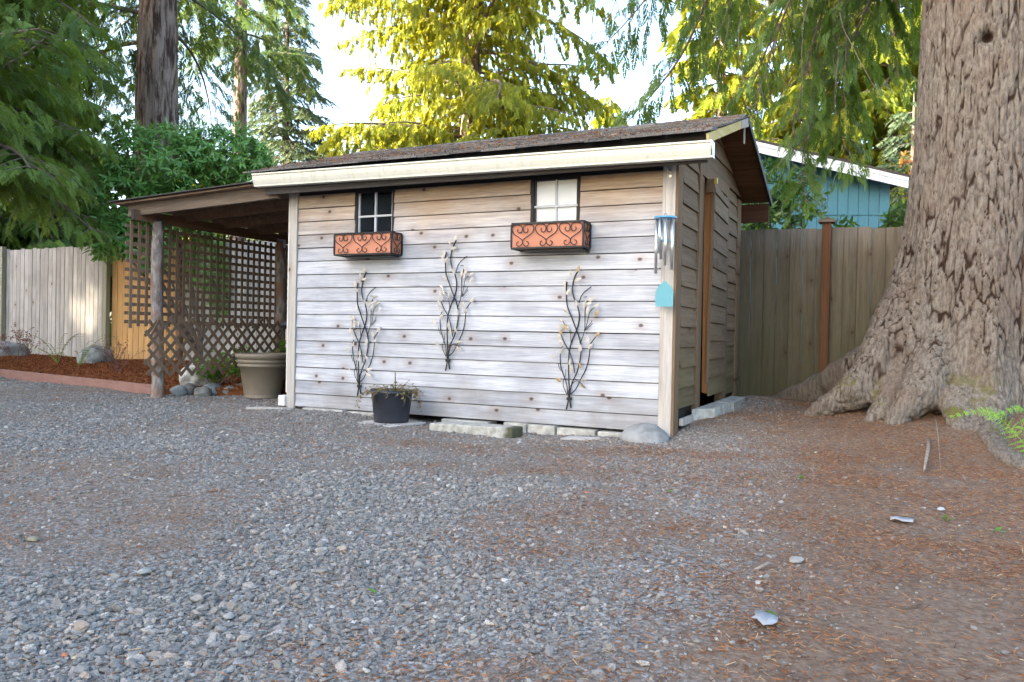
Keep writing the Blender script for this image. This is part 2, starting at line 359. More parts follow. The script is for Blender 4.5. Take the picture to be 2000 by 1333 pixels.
t = NT('roof_shingle'); v, rn = t.objvec(); n1 = t.noise(v, 90, 4); n2 = t.noise(t.pos(), 3, 4); n3 = t.noise(t.n('ShaderNodeMapping', {'Vector': t.pos(), 'Scale': (9, 26, 9)}).outputs[0], 2.2, 5)
c = t.mix(t.sm(n1, .3, .7), (.07, .067, .07), (.20, .19, .19)); c = t.mix(t.math('MULTIPLY', t.sm(n3, .54, .64), .5), c, (.15, .118, .08))
c = t.mix(t.math('MULTIPLY', t.sm(n2, .55, .75), .35), c, (.10, .10, .045))
c = t.n('ShaderNodeHueSaturation', {'Color': c, 'Value': t.math('ADD', t.math('MULTIPLY', rn, .7), .65)}).outputs[0]
t.bsdf(c, .92, .2, n1, .6, .004); M_shingle = t.m

# ---------------------------------------------------------------- shed
EF, ZF = .1325, 2.0175; ES, ZS = .1683, 2.067; D = 2.8
XL, XR = -3.944, 0.0
shed = empty('garden_shed', (-1.97, 1.4, 0), 'weathered wooden garden shed with clapboard walls and a shingled gable roof', 'shed')
def wedge_board(x0, x1, z0, z1, tb=.023, tt_=.004, y=0.):   # front clapboard: thick bottom edge, thin top
    j = random.uniform(-.0025, .0025); e = random.uniform(-.0015, .0015); z1 -= .0265+random.uniform(-.001, .0015)
    return B().add([(x0, y-.021-j, z0), (x0, y-.022-j, z0+.004), (x0, y-.010-j, z1), (x0, y+.002, z1), (x0, y+.002, z0), (x1, y-.021+j, z0+e), (x1, y-.022+j, z0+.004+e), (x1, y-.010+j, z1+e), (x1, y+.002, z1+e), (x1, y+.002, z0+e)],
                   [(0, 1, 2, 3, 4), (9, 8, 7, 6, 5)]+[(k, k+5, (k+1) % 5+5, (k+1) % 5) for k in range(5)])
random.seed(4)
W1, W2 = (-3.145, -2.695), (-1.275, -.82)
for i in range(-1, 15):
    z0 = ZF-EF*(i+1); z1 = min(z0+EF+.02, 2.19)
    segs = [(-3.845, -.108)]
    if i <= 2: segs = [(-3.845, W1[0]), (W1[1], W2[0]), (W2[1], -.108)]
    for a_, b_ in segs:
        e = random.uniform(-.006, .006) if i <= 2 else 0
        obj('clapboard', wedge_board(a_+.002, b_-.002+(e if b_ < -.2 else 0), z0, z1), M_front, shed)
obj('frieze_board', B().box(-3.845, -.108, -.006, .0, 2.166, 2.36), M_dark, shed)
obj('corner_post', B().box(-.106, .0, -.034, -.002, .0, 2.36), M_trim, shed, bevel=.003)
obj('corner_post', B().box(XL, -3.847, -.036, -.002, -.02, 2.30), M_trim, shed, bevel=.003)
obj('trim_strip', B().box(XL-.030, XL-.004, -.012, .02, .16, 2.25), plain('trim_white', (.62, .6, .56), .7), shed)
obj('foot_block', B().box(-4.03, -3.95, -.06, .03, .025, .13), plain('painted_block', (.7, .7, .7), .7), shed, bevel=.006)
# framing behind the boards
def core(x0, x1, y0, y1, z0, z1): obj('wall_frame', B().box(x0, x1, y0, y1, z0, z1), M_dark, shed)
core(XL, 0, .004, .05, .05, 1.62)
core(XL, W1[0], .004, .05, 1.622, 2.3); core(W1[1], W2[0], .004, .05, 1.622, 2.3); core(W2[1], 0, .004, .05, 1.622, 2.3)
core(XL+.032, -.057, D-.05, D, .05, 2.405)
obj('wall_frame', B().prism([(XL-.02, .052, .05), (XL-.02, D, .05), (XL-.02, D, 2.41), (XL-.02, 1.4, 2.845), (XL-.02, .052, 2.425)], (.05, 0, 0)), M_dark, shed)
core(-.055, -.006, .052, .90, .05, 2.4); core(-.055, -.006, 1.94, D-.052, .05, 2.4); core(-.055, -.006, .902, 1.938, 2.26, 2.72)
obj('floor', B().box(XL+.05, -.06, .06, D-.06, .05, .10), M_trimb, shed)
# windows
for (a_, b_), nm in ((W1, 'dark'), (W2, 'white')):
    wn = obj('window', B().box(a_-.002, a_+.028, -.016, .03, 1.622, 2.16).box(a_+.028, b_-.022, -.016, .03, 2.130, 2.165).box(b_-.022, b_, -.016, .03, 1.622, 2.16).box(a_+.028, b_-.022, -.016, .03, 1.622, 1.655), M_dark, shed)
    wn['label'] = 'small four pane window with dark glass' if nm == 'dark' else 'small four pane window with bright white panes'
    xm = (a_+b_)/2+.003; zs_ = (1.655, 1.905, 2.130)
    for x0, x1 in ((a_+.028, xm), (xm, b_-.022)):
        for z0, z1 in ((zs_[0], zs_[1]), (zs_[1], zs_[2])):
            obj('pane', B().box(x0+.006, x1-.006, .012, .016, z0+.006, z1-.006), M_glass if nm == 'dark' else M_clear, wn)
    obj('muntin', B().box(xm-.009, xm+.009, -.004, .0172, 1.655, 2.130), M_muntin, wn)
    obj('muntin', B().box(a_+.028, xm-.0095, -.003, .017, 1.896, 1.914).box(xm+.0095, b_-.022, -.003, .017, 1.896, 1.914), M_muntin, wn)
    for x0, x1 in ((a_+.0285, a_+.042), (b_-.036, b_-.0225)): obj('sash', B().box(x0, x1, -.002, .0168, 1.655, 2.130), M_muntin if nm == 'dark' else M_iron, wn)
    if nm == 'white': obj('reflection_panel', B().box(a_+.03, b_-.023, .0175, .0195, 1.657, 2.128), M_skyrefl, wn)  # panel added behind the panes, its white imitates their bright sky reflection
# right (door) side
def side_board(y0, y1, z0, z1, x=.0):
    j = random.uniform(-.003, .003)
    return B().prism([(x-.003, y0, z0), (x+.026+j, y0, z0), (x+.025+j, y0, z0+.012), (x+.004, y0, z1), (x-.003, y0, z1)], (0, y1-y0, 0))
for i in range(0, 13):
    z0 = ZS-ES*i
    if i <= 11: obj('clapboard', side_board(.135, .695, z0-.0, z0+ES+.02), M_side, shed)
    if i <= 11: obj('clapboard', side_board(2.085, 2.60, z0+ES*.0, z0+ES+.02), M_side, shed)
obj('clapboard', side_board(.135, .695, ZS+ES, ZS+2*ES-.045), M_side, shed)
obj('clapboard', side_board(2.085, 2.60, ZS+ES, ZS+2*ES-.04), M_side, shed)
PITCH_R = math.atan2(.54, 1.70); YR = 1.40; ZR = 2.885       # roof pitch, ridge line (top of the sheathing)
def roofz(y, off=0): return ZR-abs(y-YR)*math.tan(PITCH_R)+off
for k, z0 in enumerate((2.372, 2.54, 2.705)):                  # gable boards, cut along the roof slope
    z1 = min(z0+.188, ZR-.06); hy = lambda z: (ZR-.05-z)/math.tan(PITCH_R)
    a0, a1 = min(hy(z0), 1.42), hy(z1)
    poly = [(.024, YR-a0, z0), (.024, YR+min(a0, 1.4), z0), (.006, YR+min(a1, 1.4), z1), (.006, YR-min(a1, 1.42), z1)]
    obj('gable_board', B().prism([Vector(p) for p in poly], (-.014, 0, 0)), M_side, shed)
obj('corner_trim', B().box(.002, .022, -.034, .128, -.0, 2.33), M_trimb, shed, bevel=.003)
obj('corner_trim', B().box(.002, .03, 2.61, 2.80, .12, 2.33), M_trimb, shed, bevel=.003)
obj('sill_timber', B().box(.024, .06, .14, .60, .075, .135), M_trim, shed, bevel=.004)
frame = obj('door_frame', B().box(-.05, .032, .705, .80, .13, 2.36), M_trimb, shed, bevel=.003)
obj('jamb', B().box(-.05, .020, .802, .925, .12, 2.25), M_trimb, frame); obj('jamb', B().box(-.05, .034, 1.915, 2.078, .12, 2.25), M_trimb, frame)
obj('header', B().box(-.05, .030, .802, 2.075, 2.255, 2.368), M_trimb, frame)
door = obj('door', B().add([(.018, 1.0, .30), (.066, .985, .29), (.030, 1.90, .25), (-.03, 1.90, .25), (.002, 1.0, 2.23), (.092, .985, 2.23), (.036, 1.90, 2.20), (-.03, 1.90, 2.20)], [(0,3,2,1),(4,5,6,7),(0,1,5,4),(1,2,6,5),(2,3,7,6),(3,0,4,7)]), M_cedar, shed, bevel=.002)
door['label'] = 'warped plank door standing slightly ajar'
for k in range(12):                                            # boards on the outside of the door
    z0 = .27+k*ES; z1 = min(z0+ES+.015, 2.21)
    if z1-z0 < .05: continue
    f = (z0-.29)/1.94
    p0, p1 = Vector((.069+f*.024, .99, 0)), Vector((.034+f*.006, 1.90, 0))
    b_ = B().prism([p0+Vector((.004, 0, z0)), p0+Vector((.022, 0, z0)), p0+Vector((.021, 0, z0+.012)), p0+Vector((.006, 0, z1)), p0+Vector((.002, 0, z1))], p1-p0)
    obj('board', b_, M_side, door)
obj('door_edge_strip', B().prism([(.054, .972, .38), (.082, .970, .38), (.082, .984, .38), (.054, .984, .38)], (.024, 0, 1.80)), M_trimb, door)
lt = obj('latch', B().box(.098, .128, .955, .968, 2.195, 2.245), plain('brass', (.55, .42, .12), .4, .6), door)
obj('latch_block', B().box(.03, .097, .962, .98, 2.12, 2.24), M_trimb, door)
# roof
XA, XB = -4.25, .30; Y0, Y1 = -.24, 3.06
ct, st = math.cos(PITCH_R), math.sin(PITCH_R)
roof = empty('roof', (-1.97, 1.4, 2.3), parent=shed)
SL = (YR-Y0)/ct
def slope_pt(x, s, h, front=True):   # s metres down the slope from the ridge, h above the sheathing
    sg = -1 if front else 1
    return Vector((x, YR+sg*(s*ct+h*st), ZR-s*st+h*ct))
def slab(x0, x1, s0, s1, h00, h01, h10, h11, front=True):   # h00..h01 bottom/top height at s0, h10..h11 at s1
    q = [slope_pt(x0, s0, h00, front), slope_pt(x0, s1, h10, front), slope_pt(x0, s1, h11, front), slope_pt(x0, s0, h01, front)]
    return B().prism(q, (x1-x0, 0, 0))
npk = 9
for fr_ in (True, False):
    for k in range(npk):
        s0, s1 = SL*k/npk, SL*(k+1)/npk
        obj('sheathing_plank', slab(XA, XB, s0+.002, s1-.006, -.024, 0, -.024, 0, fr_), M_plank, roof)
# shingles: courses of tabs on the front slope, one layer behind the ridge
CO = .135; ncr = int((SL+.03)/CO)+1; random.seed(9)
for k in range(ncr):
    s1 = SL+.125-k*CO; s0 = max(s1-CO-.10, .0)
    if s1 < .05: break
    x = XA-.015-random.uniform(0, .3)
    while x < XB+.02:
        wd = random.choice((.30, .305, .31, .33)); a_, b_ = max(x, XA-.02), min(x+wd-.008, XB+.02)
        if b_-a_ > .04:
            h = .010+random.uniform(0, .006); dj = random.uniform(-.012, .012)
            sh = slab(a_, b_, s0, s1+dj, .002, .006, h, h+.010+random.uniform(0, .006))
            sh.v = [(p[0], p[1], p[2]+.0005*((k % 3)-1)) for p in sh.v]
            obj('shingle', sh, M_shingle, roof)
        x += wd
obj('shingle_layer', slab(XA-.02, XB+.02, 0, SL+.045, .003, .015, .003, .018, False), M_shingle, roof)
for k in range(16):
    x0 = XA-.02+k*.286
    obj('ridge_cap', B().prism([slope_pt(x0, .13, .013), slope_pt(x0, 0, .020), slope_pt(x0, .13, .020, False), slope_pt(x0, .13, .027, False), slope_pt(x0, 0, .030), slope_pt(x0, .13, .021)], (.282, 0, .004)), M_shingle, roof)
obj('rake_board', slab(XB-.004, XB+.014, .40, SL+.10, -.075, -.004, -.075, -.004), M_yell, roof)
obj('rake_board', slab(XB-.004, XB+.016, .0, .39, -.085, -.004, -.075, -.004), M_trim, roof)
obj('rake_board', slab(XB-.003, XB+.022, .0, SL+.05, -.05, -.001, -.05, -.001, False), M_dark, roof)
obj('hanging_strip', B().box(.285, .297, 1.33, 1.35, ZR-.26, ZR-.06), M_trim, roof)
obj('fascia', B().box(-4.18, XB-.01, Y1-.03, Y1, 2.12, roofz(Y1)-.03), wood('fascia_red', (.045, .02, .012), (.08, .038, .022), 'x', .1, .1), roof)
obj('fascia', B().box(-4.08, XB-.01, Y0+.002, Y0+.026, 2.135, roofz(Y0)-.028), M_fascia, roof)
obj('drip_edge', B().box(XA, XB+.012, Y0-.010, Y0-.002, 2.262, roofz(Y0)+.004), M_dark, roof)
obj('soffit', B().box(-4.08, XB-.03, Y0+.028, -.037, 2.30, 2.312), M_dark, roof)
# gutter: K-style profile, falling slightly to the right
prof = [(0, .105), (0, 0), (.070, 0), (.072, .012), (.082, .030), (.092, .052), (.098, .076), (.098, .094), (.110, .094), (.110, .106), (.102, .106), (.102, .100), (.090, .100), (.088, .078), (.076, .045), (.064, .010), (.006, .008), (.006, .105)]
GH = 1.15; prof = [(a_, b_*GH) for a_, b_ in prof]
g0, g1 = Vector((-4.14, Y0-.012, 2.205)), Vector((.335, Y0-.012, 2.150))
gut = obj('gutter', B().prism([g0+Vector((0, -a_, b_)) for a_, b_ in prof], g1-g0), M_gutter, shed)
for xs in (-2.62, -.95):
    gs0 = g0+(g1-g0)*((xs-g0.x)/(g1.x-g0.x)); obj('seam', B().prism([gs0+Vector((0, -.012-a_, -.0015+b_*1.02*GH)) for a_, b_ in [(0, 0), (.062, 0), (.064, .012), (.074, .030), (.084, .052), (.090, .076), (.0903, .0935), (.086, .0935), (.06, .03)]], (.03, 0, 0)), M_gutter, gut)
capp = [(0, .105), (0, 0), (.070, 0), (.072, .012), (.082, .030), (.092, .052), (.098, .076), (.098, .094), (.110, .094), (.110, .106)]; capp = [(a_, b_*GH) for a_, b_ in capp]
obj('end_cap', B().prism([g1+Vector((.0005, -a_, b_)) for a_, b_ in capp], (.010, 0, 0)), M_steel, gut)
obj('end_cap', B().prism([g0+Vector((-.0105, -a_, b_)) for a_, b_ in capp], (.010, 0, 0)), M_gutter, gut)
n = 2000; sx_ = rs.uniform(XA, XB, n); sd_ = rs.uniform(0, 1, n)**.8*SL; kk_ = rs.rand(n) < np.clip(.5+.8*vnoise(sx_, sd_*1.4, 4, 31), .05, 1); sx_, sd_ = sx_[kk_], sd_[kk_]; n = len(sx_)
lit = np.array([slope_pt(a_, b_, .024+rs.uniform(0, .012)) for a_, b_ in zip(sx_, sd_)])
scatter('roof_litter', lit, np.stack([rs.normal(PITCH_R, .25, n), rs.normal(0, .25, n), rs.rand(n)*6.28], 1), np.stack([rs.uniform(.015, .05, n), rs.uniform(.04, .12, n), rs.uniform(.04, .10, n)], 1), rs.randint(0, 2, n), M_needle, 'sliver', 'brown needles and debris lying on the shed shingles', 'needles')
# foundation blocks under the front wall (each can be lifted away)
for k, (x0, x1, z1) in enumerate(((-3.7, -3.2, .01), (-3.15, -2.72, .005), (-2.1, -1.62, .0), (-1.47, -1.245, .012), (-1.24, -.98, .008), (-.97, -.62, -.002), (-.60, -.30, -.008))):
    lb = ['first', 'second', 'third', 'fourth', 'fifth', 'sixth', 'seventh'][k]
    o = obj('foundation_block', B().box(x0, x1-.006, -.07+random.uniform(-.02, .02), .12, -.13, z1+.015), M_conc, None, origin='base', bevel=.008)
    tag(o, 'pale concrete block under the shed front wall, %s from the left' % lb, 'block', 'foundation blocks')

# ---------------------------------------------------------------- lean-to on the left of the shed
M_deck = wood('deck_plank_brown', (.15, .095, .062), (.27, .185, .125), 'x', .3, .3)
lean = empty('lean_to', (-5.0, 1.2, 0), 'open lean-to shelter with log posts and sloping plank roof beside the shed', 'lean-to')
M_rust = wood('beam_brown', (.12, .065, .04), (.22, .13, .082), 'y', .2, .2)
M_raft = wood('rafter_grey', (.085, .062, .046), (.16, .125, .10), 'x', .2, .2)
t = NT('log_bark'); v, _ = t.objvec(); m = t.n('ShaderNodeMapping', {'Vector': v, 'Scale': (18, 18, 5)}).outputs[0]; n1 = t.noise(m, 1.4, 6, .7)
n2 = t.noise(v, 4, 3)
t.bsdf(t.mix(t.sm(n2, .42, .65), t.mix(t.sm(n1, .35, .65), (.12, .095, .085), (.33, .29, .27)), (.20, .12, .085)), .9, .2, n1, .8, .01); M_log = t.m
def log(x, y, z0, z1, r, seed):
    r_ = random.Random(seed); b_ = B(); pts = []; rad = []
    for i in range(26):
        f = i/25; pts.append((x+.016*math.sin(f*5+seed)+.012*f, y+.012*math.cos(f*4), z0+(z1-z0)*f)); rad.append(r*(1.06-.14*f)*(1+.05*math.sin(f*31+seed)+r_.uniform(-.03, .03)))
    b_.tube(pts, rad, 14); return b_
LX = -5.92
for (yy, z1, sd) in ((.06, 1.975, 1), (2.05, 1.98, 5)): obj('log_post', log(LX, yy, -.06, z1, .066, sd), M_log, lean, smooth=True)
bm = obj('beam', B().bar((LX-.03, -.25, 2.025), (LX-.03, 2.85, 2.025), .045, .115), M_rust, lean, bevel=.003)
obj('beam_end_plate', B().box(LX-.056, LX-.004, -.258, -.251, 1.97, 2.08), M_iron, bm)
for yy in (.06, 2.05):
    br = B().box(LX-.005, LX+.001, yy-.07, yy+.10, 1.985, 2.02).box(LX+.002, LX+.069, yy-.02, yy+.02, 1.90, 1.984)
    obj('bracket', br, M_steel, bm)
LRL, LRR = Vector((-6.12, 0, 2.085)), Vector((-3.97, 0, 2.175))
for k, yy in enumerate((-.16, .45, 1.05, 1.65, 2.25, 2.8)):
    p, q = LRL+Vector((0, yy, 0)), LRR+Vector((0, yy, 0))
    obj('rafter', B().bar(p, q, .038, .135 if k == 0 else .12), M_raft if k == 0 else M_rust, lean, bevel=.002)
for k in range(19):                                            # roof deck planks running down the slope, seen from below
    y0 = -.27+k*.165
    p, q = Vector((-6.24, y0+.081, 2.152)), Vector((-3.96, y0+.081, 2.248))
    obj('deck_plank', B().bar(p, q, .160, .018), M_deck, lean)
obj('roofing_felt', B().bar((-6.28, 1.29, 2.172), (-3.95, 1.29, 2.270), 3.20, .010), plain('felt', (.05, .045, .045), .9, 0, 30, .3), lean)
M_lat = wood('lattice_brown', (.15, .098, .064), (.25, .172, .118), 'z', 0, .25)
lat = empty('lattice_panel', (-6.03, 1.1, .82), 'dark brown square lattice screen hung under the lean-to beam', 'lattice')
for k in range(26):
    yy = -.205+k*.104
    obj('slat', B().box(-6.032, -6.024, yy-.019, yy+.019, .80-.02*(k == 0), 1.965), M_lat, lat)
for k in range(12):
    zz = .85+k*.096
    obj('slat', B().box(-6.042, -6.034, -.275, 2.42, zz-.019, zz+.019), M_lat, lat)
la2 = empty('lattice_panel', (-5.83, 1.0, .25), 'low diamond lattice panel nailed across the log posts', 'lattice')
def clip_seg(p, d, y0, y1, z0, z1):
    ts = []
    lo, hi = -9, 9
    for a_, da, mn, mx in ((p[0], d[0], y0, y1), (p[1], d[1], z0, z1)):
        t0, t1 = sorted(((mn-a_)/da, (mx-a_)/da)); lo, hi = max(lo, t0), min(hi, t1)
    return lo, hi
q = .7071; ZB = lambda yy: .36-.07*yy
for sgn, xx in ((1, -5.838), (-1, -5.829)):
    for k in range(-6, 29):
        c0 = k*.158
        p = (c0 if sgn == 1 else c0-.6, .55)
        lo, hi = clip_seg(p, (q, sgn*q), -.17+.04*(k % 2), 1.98, .24, .905+.02*((k*7) % 3-1))
        if hi-lo < .08: continue
        a_, b_ = (p[0]+q*lo, p[1]+sgn*q*lo), (p[0]+q*hi, p[1]+sgn*q*hi)
        obj('slat', B().bar((xx, a_[0], a_[1]), (xx, b_[0], b_[1]), .038, .007, up=(1, 0, 0)), M_lat, la2)
obj('bent_slat_end', B().bar((-5.82, -.10, .70), (-5.79, -.02, .88), .035, .007, up=(1, .3, 0)), M_lat, la2)

# ---------------------------------------------------------------- fences
M_fgrey = wood('fence_grey', (.30, .28, .26), (.50, .475, .46), 'z', .12, .35, stain=.3)
M_forange = wood('fence_new_cedar', (.42, .235, .095), (.60, .375, .17), 'z', .25, .25)
M_folive = wood('fence_olive', (.075, .060, .042), (.14, .118, .085), 'z', .28, .3, algae=(1.9, .1, (.07, .065, .026), .55), warm=(1.6, 2.3, (.11, .10, .09), (.20, .18, .165)))
M_fpost = wood('fence_post_red', (.085, .036, .017), (.14, .066, .034), 'z', .1, .2)
M_fpostg = wood('fence_post_green', (.20, .20, .15), (.33, .33, .26), 'z', .1, .2)
random.seed(11)
def fence(name, label, x0, x1, y, top, zb, wd, mat, gap=.004, topvar=.012):
    fe = empty(name, ((x0+x1)/2, y, zb), label, 'fence')
    x = x0; nb = int(round((x1-x0)/wd)); w_ = (x1-x0)/nb
    for i in range(nb):
        tz = top(x)+random.uniform(-topvar, topvar); dy = random.uniform(-.004, .004); gp = gap*random.uniform(.0, 1.6); c_ = .004
        a_, b_ = x+gp/2, x+w_-gp/2; ln = random.uniform(-.004, .004)
        q_ = y+dy; obj('board', B().prism([(a_, q_+.006, zb-.05), (a_+.006, q_, zb-.05), (b_-.006, q_, zb-.05), (b_, q_+.006, zb-.05), (b_, q_+.018, zb-.05), (a_, q_+.018, zb-.05)], (ln, 0, tz-zb+.05)), mat, fe)
        x += w_
    for zr in (.35, 1.0, 1.65): obj('rail', B().box(x0, x1, y+.026, y+.064, zb+zr, zb+zr+.085), mat, fe)
    return fe
f1 = fence('board_fence', 'weathered silver grey board fence behind the mulch bed', -15.2, -10.86, 3.2, lambda x: 2.205, .14, .115, M_fgrey)
for px in (-13.72, -10.81):
    obj('post', B().box(px-.045, px+.045, 3.11, 3.19, .05, 2.26), M_fpostg, f1, bevel=.004)
f2 = fence('board_fence', 'new orange cedar fence section beside the lattice', -10.76, -9.0, 3.22, lambda x: 2.16, .10, .14, M_forange)
obj('post', B().box(-9.10, -9.01, 3.13, 3.21, .05, 2.18), M_rust, f2, bevel=.004)
f3 = fence('board_fence', 'pale grey board fence seen through the lattice screen', -8.98, -3.6, 3.22, lambda x: 2.17, .10, .14, M_fgrey)
f4 = fence('board_fence', 'brownish olive board fence between the shed and the big tree', -3.6, 5.6, 3.22, lambda x: 2.06-.012*max(x, 0), .10, .142, M_folive, gap=.0016)
for px in (.90, 3.35):
    po = obj('post', B().box(px-.045, px+.045, 3.10, 3.212, .05, 2.10), M_fpost, f4, bevel=.004)
    obj('post_cap', B().box(px-.085, px+.085, 3.06, 3.25, 2.101, 2.125).prism([(px-.075, 3.07, 2.126), (px+.075, 3.07, 2.126), (px+.03, 3.07, 2.146), (px-.03, 3.07, 2.146)], (0, .17, 0)), M_raft, po)

# ---------------------------------------------------------------- neighbour's house behind the fence
M_blue = plain('blue_paint', (.054, .17, .23), .6, 0, 3, .06)
M_white = plain('white_paint', (.72, .76, .82), .5, 0, 3, .03)
hs = Vector((.85, 12.3, 0)); ha = math.atan2(.75, 1.57)-.10
hx = Vector((math.cos(ha), math.sin(ha), 0)); hy_ = Vector((-math.sin(ha), math.cos(ha), 0))
def hp(a_, z, d=0): return hs+hx*a_+hy_*d+Vector((0, 0, z))
house = empty('neighbour_house', hs, 'turquoise blue house with white roof edge behind the fence', 'house')
AP, EA, HZ, RZ = -3.75, 4.6, 3.50, .245     # apex position, half width, apex z offset, pitch
def hz(a_): return 5.28-abs(a_-AP)*RZ
panel = .215; a_ = AP-EA+.4
while a_ < AP+EA-.4:
    b2 = a_+panel-.012
    obj('siding_panel', B().prism([hp(a_, 3.50), hp(b2, 3.50), hp(b2, hz(b2)-.05), hp(a_, hz(a_)-.05)], hy_*.02), M_blue, house)
    obj('siding_panel', B().prism([hp(a_, 0), hp(b2, 0), hp(b2, 3.465), hp(a_, 3.465)], hy_*.02), M_blue, house)
    a_ += panel
obj('wall', B().prism([hp(AP-EA+.4, 0, .018), hp(AP+EA-.4, 0, .018), hp(AP+EA-.4, hz(AP+EA-.4)-.08, .018), hp(AP, hz(AP)-.08, .018), hp(AP-EA+.4, hz(AP-EA+.4)-.08, .018)], hy_*7), plain('blue_shadow_gap', (.05, .15, .2), .7), house)
for sg in (-1, 1):
    e = AP+sg*EA
    obj('barge_board', B().prism([hp(AP, hz(AP)-.16, -.45), hp(e, hz(e)-.16, -.45), hp(e, hz(e)+.0, -.45), hp(AP, hz(AP)+.0, -.45)], hy_*.03), M_white, house)
    obj('barge_trim', B().prism([hp(AP, hz(AP)-.02, -.47), hp(e, hz(e)-.02, -.47), hp(e, hz(e)+.06, -.47), hp(AP, hz(AP)+.06, -.47)], hy_*.02), M_white, house)
    obj('roof', B().prism([hp(AP, hz(AP)+.065, -.48), hp(e+sg*.1, hz(e)+.04, -.48), hp(e+sg*.1, hz(e)+.09, -.48), hp(AP, hz(AP)+.115, -.48)], hy_*8), plain('house_shingle', (.06, .05, .045), .9, 0, 30, .4), house)

# ---------------------------------------------------------------- big tree on the right: bark built as relief
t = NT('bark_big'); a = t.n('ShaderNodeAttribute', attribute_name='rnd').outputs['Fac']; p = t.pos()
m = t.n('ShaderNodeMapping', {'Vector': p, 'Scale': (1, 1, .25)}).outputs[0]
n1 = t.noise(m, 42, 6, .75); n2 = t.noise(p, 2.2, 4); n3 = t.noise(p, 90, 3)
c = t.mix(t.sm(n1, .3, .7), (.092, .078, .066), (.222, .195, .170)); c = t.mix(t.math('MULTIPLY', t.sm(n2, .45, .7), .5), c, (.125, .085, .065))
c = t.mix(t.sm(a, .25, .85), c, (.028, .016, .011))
pz = t.xyz(p)[2]; nz = t.xyz(t.n('ShaderNodeNewGeometry').outputs['Normal'])[2]
moss = t.math('MULTIPLY', t.math('MULTIPLY', t.sm(t.noise(p, 3.5, 5), .54, .66), t.sm(nz, .05, .5)), t.math('SUBTRACT', 1.0, t.sm(pz, .35, .7)))
c = t.mix(t.math('MULTIPLY', moss, .8), c, (.10, .095, .02))
t.bsdf(c, .95, .1, t.math('ADD', n1, t.math('MULTIPLY', n3, .4)), .7, .012); M_bark = t.m
def fis(x, y, z, k, kz, wd):
    f = mnoise.noise(Vector((x*k, y*k, z*kz)))
    return max(0., 1-abs(f)/wd)
def barkd(x, y, z, k=16., kz=1.9, amp=.028):
    n_ = mnoise.noise_vector(Vector((x*7, y*7, z*3.2)))*.28+mnoise.noise_vector(Vector((x*26, y*26, z*9)))*.13
    d, _ = mnoise.voronoi(Vector((x*k+n_.x, y*k+n_.y, z*kz+n_.z*.6))); d2, _ = mnoise.voronoi(Vector((x*k*1.45+n_.y+7, y*k*1.45+n_.x, z*kz*2.4+n_.z)))
    br_ = .55+.6*mnoise.noise(Vector((x*8+5, y*8, z*3))); a_ = max(0., 1-(d[1]-d[0])/.15)*min(1., max(.2, br_+.35)); b_ = max(0., 1-(d2[1]-d2[0])/.13); c_ = mnoise.noise(Vector((x*55, y*55, z*20)))+.35*mnoise.noise(Vector((x*12, y*12, z*3)))
    fu = min(1., max(a_, .6*b_)); return -amp*fu**.8+amp*.16*c_, fu
TC = Vector((2.25, 1.80, 0)); 
zt = [-.15, .0, .2, .38, .74, 1.0, 1.19, 1.4, 1.86, 2.5, 3.4, 6, 18]
rl = [1.30, 1.25, 1.18, 1.10, .98, .90, .80, .73, .63, .56, .545, .50, .12]   # towards the long left root
rb = [.70, .68, .67, .66, .635, .615, .60, .59, .575, .55, .54, .50, .12]        # elsewhere
roots_dir = [(math.atan2(.17, -1), 1.0, .34), (math.atan2(-.67, -.69), .62, .26), (math.atan2(-.98, -.24), .40, .20), (math.atan2(-1, .02), .48, .22), (math.atan2(-.5, .9), .6, .3), (math.atan2(.8, .5), .5, .35), (math.atan2(.9, -.75), .55, .3)]
def trunk_r(th, z):
    w = 0
    for a_, amp, wd in roots_dir:
        d = (th-a_+math.pi) % (2*math.pi)-math.pi; w = max(w, amp*math.exp(-(d/wd)**2))
    l, b_ = np.interp(z, zt, rl), np.interp(z, zt, rb)
    val = .04*max(0, 1-z/1.3)*math.sin(5*th+2)
    return b_+(l-b_)*w+val
big = empty('conifer_tree', (TC.x, TC.y, .2), 'huge grey brown conifer trunk with spreading roots at the right edge', 'tree')
knot_th = math.atan2(CAM.y-TC.y, CAM.x-TC.x)+.05
tv, tf = [], []                                                # rough solid of trunk and roots, fused by a voxel remesh, then given its bark
nth = 72; zr = np.concatenate([np.arange(-.30, 2.0, .06), np.arange(2.0, 4.45, .15)])
for z in zr:
    for j in range(nth):
        th = 2*math.pi*j/nth; r = trunk_r(th, z); tv.append((TC.x+r*math.cos(th)+.012*z, TC.y+r*math.sin(th), z))
m_ = len(zr)
tf += [(i*nth+j, i*nth+(j+1) % nth, (i+1)*nth+(j+1) % nth, (i+1)*nth+j) for i in range(m_-1) for j in range(nth)]+[tuple(range(nth))[::-1], tuple(range((m_-1)*nth, m_*nth))]
